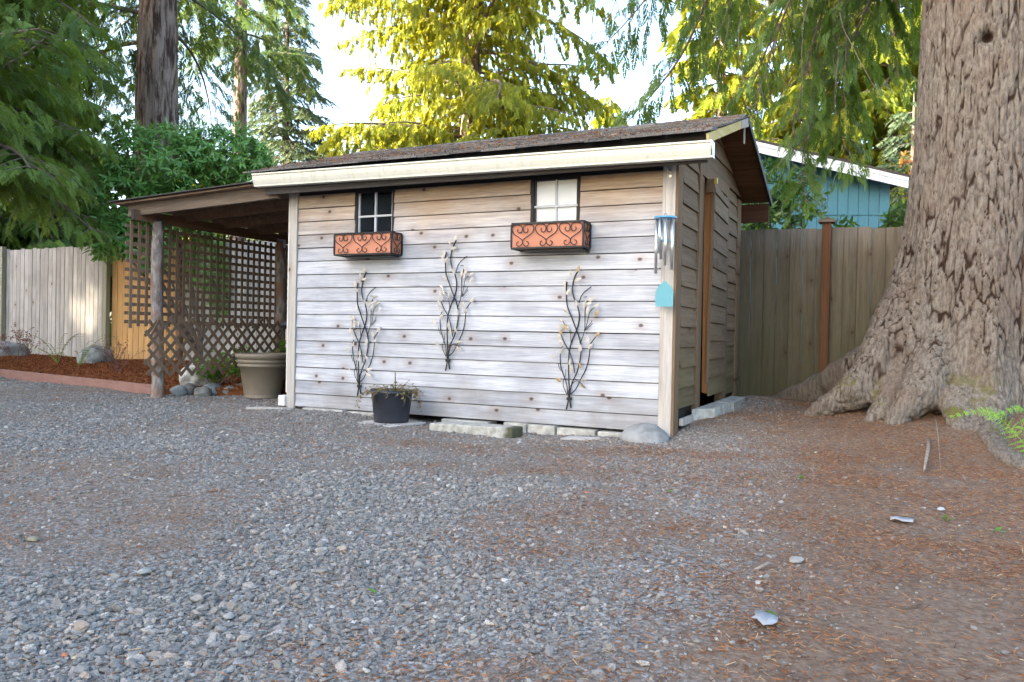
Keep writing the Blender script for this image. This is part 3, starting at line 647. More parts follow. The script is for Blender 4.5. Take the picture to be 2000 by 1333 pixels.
def root(pts, rads, nseg=20, rows=44, flat=.85):
    pts = [Vector(p) for p in pts]; m = len(pts)
    def ev(arr, f):   # Catmull-Rom
        f = f*(m-1); i = min(int(f), m-2); u = f-i; g_ = lambda k: arr[max(0, min(m-1, k))]
        p0, p1, p2, p3 = g_(i-1), g_(i), g_(i+1), g_(i+2)
        return .5*((2*p1)+(p2-p0)*u+(2*p0-5*p1+4*p2-p3)*u*u+(3*p1-p0-3*p2+p3)*u**3)
    o = len(tv)
    for i in range(rows):
        f = i/(rows-1); c_ = ev(pts, f); d = (ev(pts, min(1, f+.01))-ev(pts, max(0, f-.01))).normalized(); r = ev(rads, f)
        if f > .93: r *= math.sqrt(max(0.02, 1-((f-.93)/.07)**2))
        sd = d.cross(Vector((0, 0, 1))).normalized(); u = sd.cross(d); c_ = c_+sd*.05*mnoise.noise(c_*2.3)
        for j in range(nseg):
            th = 2*math.pi*j/nseg; q_ = c_+sd*math.cos(th)*r+u*math.sin(th)*r*(flat if math.sin(th) > 0 else 1.5); n_ = 1+.28*mnoise.noise(q_*4.5)+.12*mnoise.noise(q_*13)
            tv.append(tuple(c_+(q_-c_)*n_))
    tf.extend([(o+i*nseg+j, o+i*nseg+(j+1) % nseg, o+(i+1)*nseg+(j+1) % nseg, o+(i+1)*nseg+j) for i in range(rows-1) for j in range(nseg)]+[tuple(o+k for k in range(nseg))[::-1], tuple(o+(rows-1)*nseg+k for k in range(nseg))])
G = lambda x, y: float(gz(x, y))
rt = lambda *c: [at(*q) for q in c]
root(rt((1865, 560, 7.0), (1822, 680, 6.72), (1792, 755, 6.52), (1755, 812, 6.45), (1728, 845, 6.42)), [.16, .18, .15, .095, .04])
root(rt((1810, 520, 7.1), (1730, 675, 6.98), (1665, 752, 6.95), (1600, 797, 7.05), (1560, 815, 7.1)), [.20, .20, .145, .08, .03])
root(rt((1770, 640, 7.3), (1660, 722, 7.9), (1560, 768, 8.6), (1480, 788, 9.3)), [.20, .16, .11, .05])
root(rt((1778, 700, 6.85), (1735, 775, 6.7), (1702, 818, 6.65), (1680, 845, 6.6)), [.14, .10, .07, .03])
root(rt((1880, 640, 6.75), (1872, 750, 6.48), (1874, 812, 6.25), (1872, 852, 6.05)), [.14, .13, .10, .06])
root(rt((1950, 600, 6.8), (1942, 745, 6.5), (1925, 822, 6.15), (1943, 868, 5.8), (1988, 905, 5.3), (2005, 925, 5.1)), [.18, .17, .10, .09, .085, .05])
root(rt((2030, 640, 6.9), (2070, 780, 6.4), (2120, 885, 5.9)), [.2, .15, .05])
root(rt((1915, 600, 6.8), (1905, 700, 6.62), (1900, 780, 6.45), (1895, 830, 6.3)), [.16, .14, .08, .03])
me = bpy.data.meshes.new('trunk_solid'); me.from_pydata(tv, [], tf); tmp = bpy.data.objects.new('trunk_solid', me); C.objects.link(tmp)
md = tmp.modifiers.new('fuse', 'REMESH'); md.mode = 'VOXEL'; md.voxel_size = .030
md = tmp.modifiers.new('soft', 'SMOOTH'); md.factor = .6; md.iterations = 5
md = tmp.modifiers.new('fine', 'REMESH'); md.mode = 'VOXEL'; md.voxel_size = .0130
ev_ = tmp.evaluated_get(bpy.context.evaluated_depsgraph_get()); em = ev_.to_mesh(); nv = len(em.vertices)
co = np.empty(nv*3, np.float32); em.vertices.foreach_get('co', co); co = co.reshape(-1, 3).astype(float)
no = np.empty(nv*3, np.float32); em.vertices.foreach_get('normal', no); no = no.reshape(-1, 3).astype(float)
fc = np.empty(len(em.polygons)*4, np.int32); em.loops.foreach_get('vertex_index', fc); fc = fc.reshape(-1, 4)
ev_.to_mesh_clear(); bpy.data.objects.remove(tmp); bpy.data.meshes.remove(me)
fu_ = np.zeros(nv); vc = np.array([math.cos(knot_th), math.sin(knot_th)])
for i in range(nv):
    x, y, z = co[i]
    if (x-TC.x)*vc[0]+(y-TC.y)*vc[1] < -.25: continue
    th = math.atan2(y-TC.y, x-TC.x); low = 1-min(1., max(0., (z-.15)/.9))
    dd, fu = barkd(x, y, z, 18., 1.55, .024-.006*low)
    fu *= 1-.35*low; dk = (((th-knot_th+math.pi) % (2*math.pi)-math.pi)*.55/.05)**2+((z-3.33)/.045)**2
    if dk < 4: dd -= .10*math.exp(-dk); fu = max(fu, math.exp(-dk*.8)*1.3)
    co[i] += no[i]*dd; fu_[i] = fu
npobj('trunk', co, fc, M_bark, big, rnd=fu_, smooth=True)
obj('trunk', B().tube([(TC.x+.012*z, TC.y, z) for z in (4.40, 6, 10, 14, 18)], [.535, .50, .38, .25, .10], 40), M_bark, big, smooth=True)

# ---------------------------------------------------------------- foliage
def kite(p, d, s, L, wd):
    p, d, s = np.array(p, float), np.array(d, float), np.array(s, float)
    return [p, p+d*L*.45+s*wd/2, p+d*L, p+d*L*.45-s*wd/2]
def sliver(p, d, s, L, wd):
    p, d, s = np.array(p, float), np.array(d, float), np.array(s, float)
    return [p+d*L*.12+s*wd*.55, p+d*L, p+d*L*.12-s*wd*.55]
def proto(kind):
    V = []; kite = sliver if kind in ('hemlock', 'spruce', 'cedar') else globals()['kite']
    rr = random.Random({'hemlock': 1, 'cedar': 2, 'spruce': 3, 'far': 4}[kind])
    if kind == 'hemlock':
        for i in range(9):
            f = i/9; dr = -.25*f*f
            for sg in (-1, 1):
                a_ = R_(52+rr.uniform(-10, 10)); L = .46*(1-.62*f)*rr.uniform(.8, 1.15)
                V += kite((f*.9, 0, dr), (math.cos(a_), sg*math.sin(a_), -.18), (-sg*math.sin(a_), math.cos(a_), .25*sg), L, .105)
        V += kite((.8, 0, -.2), (1, 0, -.4), (0, 1, 0), .3, .10)
    elif kind == 'cedar':
        for i in range(8):
            f = i/8; dr = -.12*f
            for sg in (-1, 1):
                a_ = R_(rr.uniform(20, 55)); L = .62*(1-.45*f)*rr.uniform(.75, 1.2)
                V += kite((f*.7, 0, dr), (math.cos(a_), sg*math.sin(a_)*.6, rr.uniform(-.35, .1)), (-sg*math.sin(a_)*.3, .8, rr.uniform(-.5, .5)), L, .17)
    elif kind == 'spruce':
        for i in range(8):
            f = i/8
            for k in range(3):
                a_ = rr.uniform(0, 6.28); s_ = math.sin(R_(48)); L = .36*(1-.5*f)
                d = (math.cos(R_(48)), s_*math.cos(a_), s_*math.sin(a_)*.7); V += kite((f*.9, 0, -.1*f), d, (0, -math.sin(a_), math.cos(a_)), L, .10)
    else:
        for i in range(5):
            a_ = R_(rr.uniform(-70, 70)); V += kite((i*.16, 0, 0), (math.cos(a_), math.sin(a_), rr.uniform(-.5, .1)), (-math.sin(a_), math.cos(a_), rr.uniform(-.4, .4)), .5, .2)
    return np.array(V)
PR = {k: proto(k) for k in ('hemlock', 'cedar', 'spruce', 'far')}
def mcl(P, q_): return np.sin(P[:, 0]*q_*2.1+1.7*np.sin(P[:, 2]*q_*1.3))+np.sin(P[:, 1]*q_*1.7+2*np.sin(P[:, 0]*q_))*np.sin(P[:, 2]*q_*2.3)
def sprays(P, Dv, N, S, kind, rng):
    P, Dv, N, S = (np.asarray(q_, float) for q_ in (P, Dv, N, S)); V0 = PR[kind]
    Dv = Dv/np.linalg.norm(Dv, axis=1, keepdims=True); sd = np.cross(N, Dv); sd /= np.maximum(np.linalg.norm(sd, axis=1, keepdims=True), 1e-6); N = np.cross(Dv, sd)
    V = P[:, None]+S[:, None, None]*(V0[None, :, 0:1]*Dv[:, None]+V0[None, :, 1:2]*sd[:, None]+V0[None, :, 2:3]*N[:, None])
    kk = 3 if kind in ('hemlock', 'spruce', 'cedar') else 4; n = len(P)*len(V0)//kk; V = V.reshape(-1, 3)
    rv = np.repeat(np.clip(rng.normal(.45, .2, len(P)), 0, 1), len(V0))+np.repeat(rng.normal(0, .12, n), kk)
    cl = mcl(P, 1.3)+.6*mcl(P, 3.1); rv = rv+.16*np.repeat(cl, len(V0))
    return V, np.arange(n*kk).reshape(-1, kk), np.clip(rv, 0, 1)
M_hem = leafmat('hemlock_leaf', (.045, .098, .020), (.14, .23, .045), .45)
M_hemd = leafmat('hemlock_dark', (.036, .078, .024), (.11, .175, .048), .45)
M_ced = leafmat('cedar_leaf', (.12, .18, .020), (.37, .41, .055), .62)
M_spr = leafmat('spruce_leaf', (.045, .085, .055), (.12, .17, .095), .3)
M_yel = leafmat('yellow_leaf', (.115, .175, .018), (.35, .40, .05), .62)
t = NT('bark_far'); p = t.pos(); m = t.n('ShaderNodeMapping', {'Vector': p, 'Scale': (1, 1, .16)}).outputs[0]; n1 = t.noise(m, 11, 5, .7, .4); n2 = t.noise(m, 30, 4)
t.bsdf(t.mix(t.sm(n1, .38, .6), (.045, .03, .024), t.mix(n2, (.17, .125, .105), (.28, .23, .21))), .95, .1, n1, .9, .05); M_barkf = t.m
M_twig = plain('twig', (.13, .10, .085), .9, 0, 20, .3)
def trunk_mesh(name, x, y, z0, H, r, parent, mat, seed, dx=0., relief=.06):
    rng = random.Random(seed); n = 40; zs = np.concatenate([np.arange(z0, min(H, 12), .10), np.linspace(min(H, 12), H, 12)[1:]])
    V = np.zeros((len(zs), n, 3))
    for i, z in enumerate(zs):
        f = (z-z0)/(H-z0); rr = r*(1-f)**.8*(1+.35*math.exp(-(z-z0)/.8))+.01
        for j in range(n):
            th = 6.28318*j/n; a_, b_ = math.cos(th), math.sin(th)
            q_ = rr*(1-relief*fis(a_*1.0+seed, b_*1.0, z*.35, 5, 1.2, .25)+.03*mnoise.noise(Vector((a_*3, b_*3, z+seed))))
            V[i, j] = (x+dx*f*H+q_*a_, y+q_*b_, z)
    idx = np.arange(len(zs)-1)[:, None]*n+np.arange(n)[None]; idn = np.arange(len(zs)-1)[:, None]*n+((np.arange(n)+1) % n)[None]
    return npobj(name, V.reshape(-1, 3), np.stack([idx, idn, idn+n, idx+n], -1).reshape(-1, 4), mat, parent, smooth=True)
def limb_fill(path, rng, kind, acc, wood_b, bl=.35, step=.22, ss_=.30, sstep=.14, droop=.55, hang=.3, r0_=.03, start=.12, bare=0.):
    """one limb: wood along the path, side branchlets on both sides, sprays along them"""
    P = [Vector(p) for p in path]; seg = [(P[i+1]-P[i]).length for i in range(len(P)-1)]; L = sum(seg)
    wood_b.tube(P, [max(.004, r0_*(1-.9*i/(len(P)-1))) for i in range(len(P))], 5, False)
    s = L*start; side = 1
    def evalp(s):
        k = 0
        while k < len(seg)-1 and s > seg[k]: s -= seg[k]; k += 1
        return P[k]+(P[k+1]-P[k])*(s/max(seg[k], 1e-6)), (P[k+1]-P[k]).normalized()
    while s < L:
        p, d = evalp(s); f = s/L
        for side in (-1, 1):
            l2 = min(L*bl*(1-f)**.6+.18, 1.6)*rng.uniform(.6, 1.2)
            h = d.cross(Vector((0, 0, 1))); h = h.normalized() if h.length > 1e-3 else Vector((1, 0, 0))
            a_ = rng.uniform(.7, 1.2); dv = (d*math.cos(a_)+h*side*math.sin(a_)+Vector((0, 0, rng.uniform(-.25, .1)))).normalized()
            q = p.copy(); u = 0; pts = [p.copy()]; isb = rng.random() < bare
            while u < l2:
                q = q+dv*sstep; dv = (dv+Vector((0, 0, -droop*sstep))).normalized(); u += sstep; pts.append(q.copy())
                if isb: continue
                sd = Vector((-dv.y, dv.x, 0))*rng.choice((-1, 1))*rng.uniform(.2, 1.0)
                dd = dv*rng.uniform(.4, 1)+sd*.7+Vector((0, 0, -hang*rng.uniform(.3, 1.3)))
                acc[0].append(q); acc[1].append(dd); acc[2].append(Vector((rng.gauss(0, .35), rng.gauss(0, .35), 1))); acc[3].append(ss_*rng.uniform(.65, 1.25))
            if len(pts) > 2 and (isb or rng.random() < .5): wood_b.tube(pts, [max(.002, .007*(1-.8*i/len(pts))) for i in range(len(pts))], 3, False)
        s += step*rng.uniform(.7, 1.3)
    p, d = evalp(L*.999); acc[0].append(p); acc[1].append(d); acc[2].append(Vector((0, 0, 1))); acc[3].append(ss_*1.2)
def conifer(name, label, x, y, z0, H, r, kind, leaf, seed, zc, lmax, nl, up=.15, sag=.45, bark=None, az=None, dense=1., ss_=.3, hang=.3, droop=.55, top=None, bl=.35, dx=0., zlow=99, lowlen=1., prof=None, cull=None, relief=.06):
    rng = random.Random(seed); nr = np.random.RandomState(seed)
    tr = empty(name, (x, y, z0), label, 'tree')
    trunk_mesh('trunk', x, y, z0, H, r, tr, bark or M_barkf, seed, dx, relief)
    acc = ([], [], [], []); wb = B()
    for k in range(nl):
        f = (k+.5)/nl; z = zc+(H-.3-zc)*f**1.15; a_ = (k*2.39996+rng.uniform(-.4, .4)) if az is None else rng.uniform(*az)
        L = lmax*((1-f)**.75 if prof is None else prof(f))*rng.uniform(.7, 1.15)+.25
        d = Vector((math.cos(a_), math.sin(a_), 0)); b0 = Vector((x+dx*z, y, z)); n = 9; path = []
        if cull and cull(b0+d*L*.95+Vector((0, 0, L*(up-sag)*.8)), b0, d): continue
        upk = up*rng.uniform(.1, 2.0); sg = sag*rng.uniform(.4, 1.6); cv = rng.uniform(-.25, .25); h = Vector((-d.y, d.x, 0))
        for i in range(n):
            s = i/(n-1); path.append(b0+d*L*s*(1-.12*s)+h*L*cv*s*s+Vector((0, 0, L*(upk*s-sg*s*s))))
        far = z > (top or 99)
        limb_fill(path, rng, kind, acc, wb, bl, (.26 if not far else .6)/dense, ss_*(1 if not far else 1.8), .15 if not far else .32, droop, hang, .012+.012*L)
    obj('branches', wb, M_twig, tr)
    V, Fc, rv = sprays(acc[0], acc[1], acc[2], acc[3], kind, nr)
    npobj('crown', V, Fc, leaf, tr, rnd=rv); tr['n'] = len(acc[0]); del tr['n']
    return tr, len(acc[0])
CNT = []
def pxy(p):
    d_ = Vector(p)-CAM; z_ = d_.dot(F_); return (1000+1555.56*d_.dot(RT)/z_, 666.5-1555.56*d_.dot(UP)/z_, z_) if z_ > .1 else (9999, 0, 0)
def patch_dist(p):      # distance from the shaft of sun that reaches the left fence
    q_ = Vector(p)-Vector((-12.1, 3.2, 1.75)); return (q_-sdir*q_.dot(sdir)).length
def T(px, t): 
    q_ = at(px, 600, t); return q_.x, q_.y
# left: tall hemlock with the thick trunk, its neighbour outside the frame, thin trunk, spruce
x, y = T(300, 15.0); CNT.append(conifer('hemlock_tree', 'thick dark conifer trunk with drooping boughs behind the left fence', x, y, .05, 19, .47, 'hemlock', M_hemd, 21, 5.6, 3.4, 70, .1, .40, ss_=.25, top=8.5, relief=.12, dense=1.4, cull=lambda p, b, d: (d.dot((CAM-b).normalized()) > .35 and b.z < 8) or (pxy(p)[0] > 400 and b.z < 6.3))[1])
x, y = T(-190, 11.6); CNT.append(conifer('hemlock_tree', 'big dark green hemlock with sweeping boughs at the left edge', x, y, .05, 12.5, .30, 'hemlock', M_hem, 22, 2.2, 4.5, 150, .12, .27, ss_=.235, top=6.6, dense=1.45, az=(R_(-45), R_(100)), prof=lambda f: (1-f)**.6, cull=lambda p, b, d: pxy(p)[0] > 262 or (p.z < 2.35 and p.y < 3.5) or min(patch_dist(b+(p-b)*k) for k in (.3, .6, .9, 1)) < 1.1 or (p.x < -14 and p.y < 1))[1])
x, y = T(462, 28); CNT.append(conifer('conifer_tree', 'slim pale grey conifer trunk with no low boughs', x, y, .05, 26, .31, 'hemlock', M_hemd, 23, 10.2, 2.6, 40, .1, .4, ss_=.36, top=15, dense=1.2)[1])
x, y = T(552, 33); CNT.append(conifer('spruce_tree', 'blue green spruce rising between the thin trunk and the yellow cedar', x, y, .05, 17, .24, 'spruce', M_spr, 24, 2.6, 2.8, 130, .22, .30, ss_=.42, top=16, dense=1.15, hang=.25)[1])
# centre: sunlit yellow green cedar behind the shed
x, y = T(912, 22); CNT.append(conifer('cedar_tree', 'sunlit yellow green cedar behind the shed roof', x, y, .05, 25, .34, 'cedar', M_ced, 25, 2.2, 5.9, 190, .25, .30, ss_=.30, top=11, dense=1.1, hang=1.5, droop=1.2, prof=lambda f: .58+.42*abs(math.sin(f*61))-f*.4)[1])
# right background: sunlit trees beyond the house
for k, (px, t_, H, lm, sd) in enumerate(((1735, 27, 19, 4.6, 31), (1575, 32, 22, 4.8, 32), (1400, 36, 21, 4.2, 33), (1900, 30, 20, 4.6, 36))):
    x, y = T(px, t_); lb = ('sunlit yellow green conifer between the house roof and the huge trunk', 'tall yellow green conifer behind the blue house gable', 'sunlit conifer showing behind the drooping boughs above the shed', 'yellow green conifer mostly hidden by the huge trunk')[k]
    CNT.append(conifer('conifer_tree', lb, x, y, .05, H, .3, 'cedar', M_yel, sd, 1.2, lm, 84, .2, .4, ss_=.62, top=15, dense=.8, hang=.9, droop=.8, prof=lambda f: 1-f*.7)[1])
x, y = T(1775, 21); CNT.append(conifer('spruce_tree', 'small blue green young spruce beside the house roof', x, y, .05, 7.4, .12, 'spruce', M_spr, 34, 1.0, 1.6, 40, .25, .3, ss_=.42, top=9, dense=.8)[1])
for k, (px, t_, H, sd) in enumerate(((395, 40, 10.5, 41), (640, 44, 12.0, 42), (70, 19, 7.5, 43), (1180, 46, 15, 44), (760, 50, 17, 45))):
    x, y = T(px, t_); lb = ('pale yellow green tree low between the thick and the thin trunk', 'distant yellow green tree low behind the spruce', 'low green tree behind the far left fence boards', 'distant pale tree in the gap right of the yellow cedar', 'distant tree seen through the yellow cedar')[k]
    CNT.append(conifer('conifer_tree', lb, x, y, .05, H, .2, 'cedar', M_yel if k != 2 else M_hem, sd, 1.5, 3.2 if k < 3 else 4.2, 50, .2, .35, ss_=.8, dense=.6, hang=.6)[1])
# boughs of the big tree reaching over the shed and in front of the house
rng = random.Random(77); acc = ([], [], [], []); wb = B(); nr = np.random.RandomState(77)
def bough(z, ctrl, **kw):
    P = [Vector((TC.x+.012*z, TC.y, z))]+[at(*c_) for c_ in ctrl]; m = len(P); out = []
    for i in range(m-1):
        for u in np.linspace(0, 1, 7)[:-1]:
            g_ = lambda k: P[max(0, min(m-1, k))]; p0, p1, p2, p3 = g_(i-1), g_(i), g_(i+1), g_(i+2)
            out.append(.5*((2*p1)+(p2-p0)*u+(2*p0-5*p1+4*p2-p3)*u*u+(3*p1-p0-3*p2+p3)*u**3))
    out.append(P[-1]); limb_fill(out, rng, 'hemlock', acc, wb, **kw)
K = dict(step=.15, sstep=.09, ss_=.18, bl=.24, droop=.75, hang=.45, start=.2)
bough(6.0, [(1640, -420, 8.2), (1440, -130, 9.2), (1330, 110, 9.6), (1215, 250, 10.0)], r0_=.045, bare=.25, **K)
bough(6.6, [(1600, -500, 8.4), (1390, -190, 9.4), (1260, 0, 9.8), (1160, 110, 10.2)], r0_=.035, bare=.25, **K)
bough(7.0, [(1640, -500, 8.6), (1380, -260, 10), (1240, -90, 10.6), (1190, 40, 11)], r0_=.035, bare=.2, **K)
bough(5.8, [(1720, -300, 8.0), (1600, -120, 8.6), (1520, 60, 9.0), (1470, 230, 9.2)], r0_=.035, bare=.55, **K)
bough(5.6, [(1740, -260, 8.2), (1650, -90, 9.0), (1580, 110, 9.4), (1540, 300, 9.6)], r0_=.035, bare=.45, **K)
bough(5.2, [(1790, -220, 8.0), (1740, -90, 8.6), (1690, 20, 9.0), (1650, 110, 9.2)], r0_=.03, bare=.05, **K)
bough(6.2, [(1660, -280, 9.4), (1560, -60, 10.2), (1480, 140, 10.6), (1430, 250, 10.9)], r0_=.03, bare=.3, **K)
bough(5.0, [(1760, -120, 9.4), (1700, 60, 10.2), (1640, 220, 10.8), (1660, 330, 11)], r0_=.03, bare=.1, **K)
bough(4.9, [(1740, -60, 9.6), (1640, 130, 10.4), (1570, 290, 10.8), (1575, 400, 11)], r0_=.03, bare=.1, **K)
bough(6.4, [(1680, -380, 8.8), (1560, -200, 9.8), (1430, -20, 10.2), (1390, 120, 10.4)], r0_=.03, bare=.3, **K)
for k in range(16):                                           # bare hanging twigs
    px = rng.uniform(1400, 1660); py = rng.uniform(-40, 60); t_ = rng.uniform(8.8, 9.6); p = at(px, py, t_); pts = [p]
    d = Vector((rng.uniform(-.35, .35), rng.uniform(-.2, .2), -1)).normalized()
    for i in range(9): d = (d+Vector((rng.gauss(0, .12), rng.gauss(0, .12), -.05))).normalized(); pts.append(pts[-1]+d*rng.uniform(.12, .2))
    wb.tube(pts, [.006*(1-.08*i) for i in range(10)], 3, False)
obj('branches', wb, M_twig, big)
V, Fc, rv = sprays(acc[0], acc[1], acc[2], acc[3], 'hemlock', nr); npobj('crown', V, Fc, M_hem, big, rnd=rv); CNT.append(len(acc[0]))
# upper crown of the big tree, above the frame, so that it shades what stands under it
acc = ([], [], [], []); wb = B()
for k in range(26):
    a_ = k*2.4; z = 8+k*.36; L = 3.4*(1-(k/30))+.6; d = Vector((math.cos(a_), math.sin(a_), 0))
    limb_fill([Vector((TC.x+.1, TC.y, z))+d*L*s+Vector((0, 0, L*(.1*s-.4*s*s))) for s in np.linspace(0, 1, 7)], rng, 'far', acc, wb, .35, .5, .7, .3, .5, .4, .05)
obj('branches', wb, M_twig, big); V, Fc, rv = sprays(acc[0], acc[1], acc[2], acc[3], 'far', nr); npobj('crown', V, Fc, M_hem, big, rnd=rv)
print('SPRAYS', CNT, sum(CNT))

# ---------------------------------------------------------------- wood beyond the yard, behind and left of the viewer: it keeps the low sun off the yard
wr = np.random.RandomState(3); WV, WF = [], []
base = Vector((-2.5, -1.0, 0))+SUN_AZ*38; side = Vector((-SUN_AZ.y, SUN_AZ.x, 0))
P, Dv, N, S = [], [], [], []; wb = B()
for k in range(27):
    for row in (0, 1, 2):
        s = -24+k*1.45+row*.7+wr.uniform(-.3, .3); c_ = base+side*s+SUN_AZ*(row*3.5+wr.uniform(-.6, .6))
        H = 16.6+wr.uniform(-.8, 1.0)+(3.4 if -9.5 < s < 3 else 0)
        wb.tube([c_, c_+Vector((0, 0, H))], [.22, .02], 6, False)
        for j in range(230):
            f = wr.rand(); z = .4+(H-.4)*f
            if abs(s+10.2) < 4.2 and abs(z-11.1-row*.94) < 4.0:
                rr = 2.1*(1-f)**.7*math.sqrt(wr.rand())+.1; a_ = wr.rand()*6.28; q_ = Vector((c_.x+rr*math.cos(a_), c_.y+rr*math.sin(a_), z))
                if patch_dist(q_) < 1.55: continue
            rr = 2.1*(1-f)**.7*math.sqrt(wr.rand())+.1; a_ = wr.rand()*6.28
            P.append((c_.x+rr*math.cos(a_), c_.y+rr*math.sin(a_), z)); Dv.append((math.cos(a_), math.sin(a_), -.5)); N.append((wr.normal(0, .7), wr.normal(0, .7), .7)); S.append(1.75)
wood_ = empty('far_wood', base, 'row of dark conifers standing beyond the yard', 'wood'); struct(wood_, 'stuff')
V, Fc, rv = sprays(P, Dv, N, S, 'far', wr); npobj('crowns', V, Fc, M_hem, wood_, rnd=rv)['kind'] = 'stuff'
obj('trunks', wb, M_barkf, wood_)['kind'] = 'stuff'

# ---------------------------------------------------------------- leafy shrubs
def leaf_shape(L, wd, fold=.25, curl=.25):     # lanceolate leaf along +x, folded on its midrib, 6 triangles
    pts = [(0, 0, 0), (L*.33, wd*.5, fold*wd*.5), (L*.7, wd*.36, fold*wd*.3-curl*L*.12), (L, 0, -curl*L*.35), (L*.7, -wd*.36, fold*wd*.3-curl*L*.12), (L*.33, -wd*.5, fold*wd*.5), (L*.5, 0, -curl*L*.04)]
    return np.array(pts), np.array([(0, 6, 1), (1, 6, 2), (2, 6, 3), (3, 6, 4), (4, 6, 5), (5, 6, 0)])
def leaves(P, Dv, N, S, L, wd, nr, fold=.25, curl=.25):
    V0, F0 = leaf_shape(L, wd, fold, curl); P, Dv, N, S = (np.asarray(q_, float) for q_ in (P, Dv, N, S))
    Dv = Dv/np.linalg.norm(Dv, axis=1, keepdims=True); sd = np.cross(N, Dv); sd /= np.maximum(np.linalg.norm(sd, axis=1, keepdims=True), 1e-6); N = np.cross(Dv, sd)
    V = P[:, None]+S[:, None, None]*(V0[None, :, 0:1]*Dv[:, None]+V0[None, :, 1:2]*sd[:, None]+V0[None, :, 2:3]*N[:, None])
    F = (F0[None]+(np.arange(len(P))*len(V0))[:, None, None]).reshape(-1, 3)
    return V.reshape(-1, 3), F, np.repeat(np.clip(nr.normal(.45, .25, len(P)), 0, 1), len(V0))
def shrub_leaves(name, label, base, blobs, nclus, L, wd, leaf, seed, per=7, cat='shrub', drape=.5, stem=True, whorl=.9):
    nr = np.random.RandomState(seed); rng = random.Random(seed); sh = empty(name, base, label, cat)
    tot = sum(r[0]*r[1]+r[1]*r[2]+r[0]*r[2] for _, r in blobs); P, Dv, N, S = [], [], [], []; wb = B(); base = Vector(base)
    for c_, r in blobs:
        c_ = Vector(c_); k = int(nclus*(r[0]*r[1]+r[1]*r[2]+r[0]*r[2])/tot)
        for i in range(k):
            d = Vector((rng.gauss(0, 1), rng.gauss(0, 1), rng.gauss(0, 1))).normalized(); ra = rng.uniform(.55, 1.08)**.6
            p = c_+Vector((d.x*r[0], d.y*r[1], d.z*r[2]))*ra*(1+.12*mnoise.noise(Vector((d.x*2, d.y*2, d.z*2+seed))))
            ax = (d+Vector((rng.gauss(0, .4), rng.gauss(0, .4), .25+rng.gauss(0, .4)-drape*.3))).normalized()
            if stem and rng.random() < .35: q_ = p-ax*rng.uniform(.15, .4); wb.tube([q_, p], [.005, .003], 3, False)
            o1 = ax.orthogonal().normalized(); o2 = ax.cross(o1)
            for j in range(per):
                a_ = j*2.4+rng.uniform(-.3, .3); out = o1*math.cos(a_)+o2*math.sin(a_)
                dv = (out*whorl+ax*rng.uniform(.1, .9)+Vector((0, 0, -drape*rng.uniform(.2, 1.3)))).normalized()
                P.append(p+ax*rng.uniform(-.10, .02)); Dv.append(dv); N.append(ax+Vector((rng.gauss(0, .2), rng.gauss(0, .2), .4))); S.append(rng.uniform(.65, 1.2))
        if stem: wb.tube([base, base+(c_-base)*.5+Vector((rng.uniform(-.1, .1), 0, .1)), c_], [.035, .025, .01], 6, False)
    if wb.v: obj('stems', wb, M_twig, sh)
    V, F, rv = leaves(P, Dv, N, S, L, wd, nr); npobj('leaves', V, F, leaf, sh, rnd=rv, smooth=False); return sh
M_vine = leafmat('vine_leaf', (.055, .165, .030), (.18, .37, .095), .3, .32, .5)
M_rho = leafmat('rhododendron_leaf', (.025, .075, .015), (.10, .21, .04), .3, .35, .5)
M_green = leafmat('bright_green', (.07, .17, .02), (.16, .34, .05), .4)
M_red = leafmat('red_leaf', (.09, .025, .02), (.20, .07, .05), .3)
M_olive = leafmat('olive_leaf', (.06, .07, .02), (.16, .17, .05), .3)
b3 = lambda px, py, t_: at(px, py, t_)
shrub_leaves('climbing_vine', 'glossy evergreen climber heaped over the fence behind the lean-to', (-8.6, 3.35, .1),
    [(b3(300, 318, 12.4), (.95, .7, .60)), (b3(430, 305, 12.7), (.80, .6, .48)), (b3(235, 400, 12.2), (.62, .55, .60)), (b3(340, 410, 12.5), (.9, .5, .5)), (b3(215, 455, 12.0), (.38, .35, .42)), (b3(478, 330, 12.8), (.40, .5, .5)), (b3(295, 480, 12.2), (.35, .25, .4)), (b3(400, 500, 12.6), (.35, .2, .6)), (b3(430, 560, 12.7), (.2, .15, .5))],
    2100, .135, .038, M_vine, 51, 7, 'climber')
shrub_leaves('rhododendron', 'rhododendron behind the fence beside the shed eave', (.1, 5.6, .1),
    [(b3(1500, 425, 11.8), (.55, .5, .40)), (b3(1545, 355, 12.2), (.28, .3, .25)), (b3(1570, 395, 12), (.35, .3, .3)), (b3(1470, 330, 12.3), (.3, .3, .35)), (b3(1490, 400, 11.8), (.4, .4, .5)), (b3(1635, 440, 12), (.22, .2, .12))], 230, .15, .045, M_rho, 52, 8, 'shrub', .25)
shrub_leaves('rhododendron', 'rhododendron tuft behind the fence just left of the huge trunk', (1.9, 6.4, .1),
    [(b3(1790, 415, 11.8), (.34, .3, .22)), (b3(1755, 435, 11.8), (.22, .2, .12))], 60, .16, .045, M_rho, 53, 8, 'shrub', .25)
x, y = T(1790, 20); shrub_leaves('shrub', 'orange red shrub showing over the house roof edge', (x, y, .1), [(at(1785, 330, 20), (.5, .5, .35)), (Vector((x, y, 3.0)), (.7, .7, 2.0))], 130, .16, .06, leafmat('orange_leaf', (.30, .10, .02), (.5, .24, .05), .4), 54, 6, 'shrub', .3)

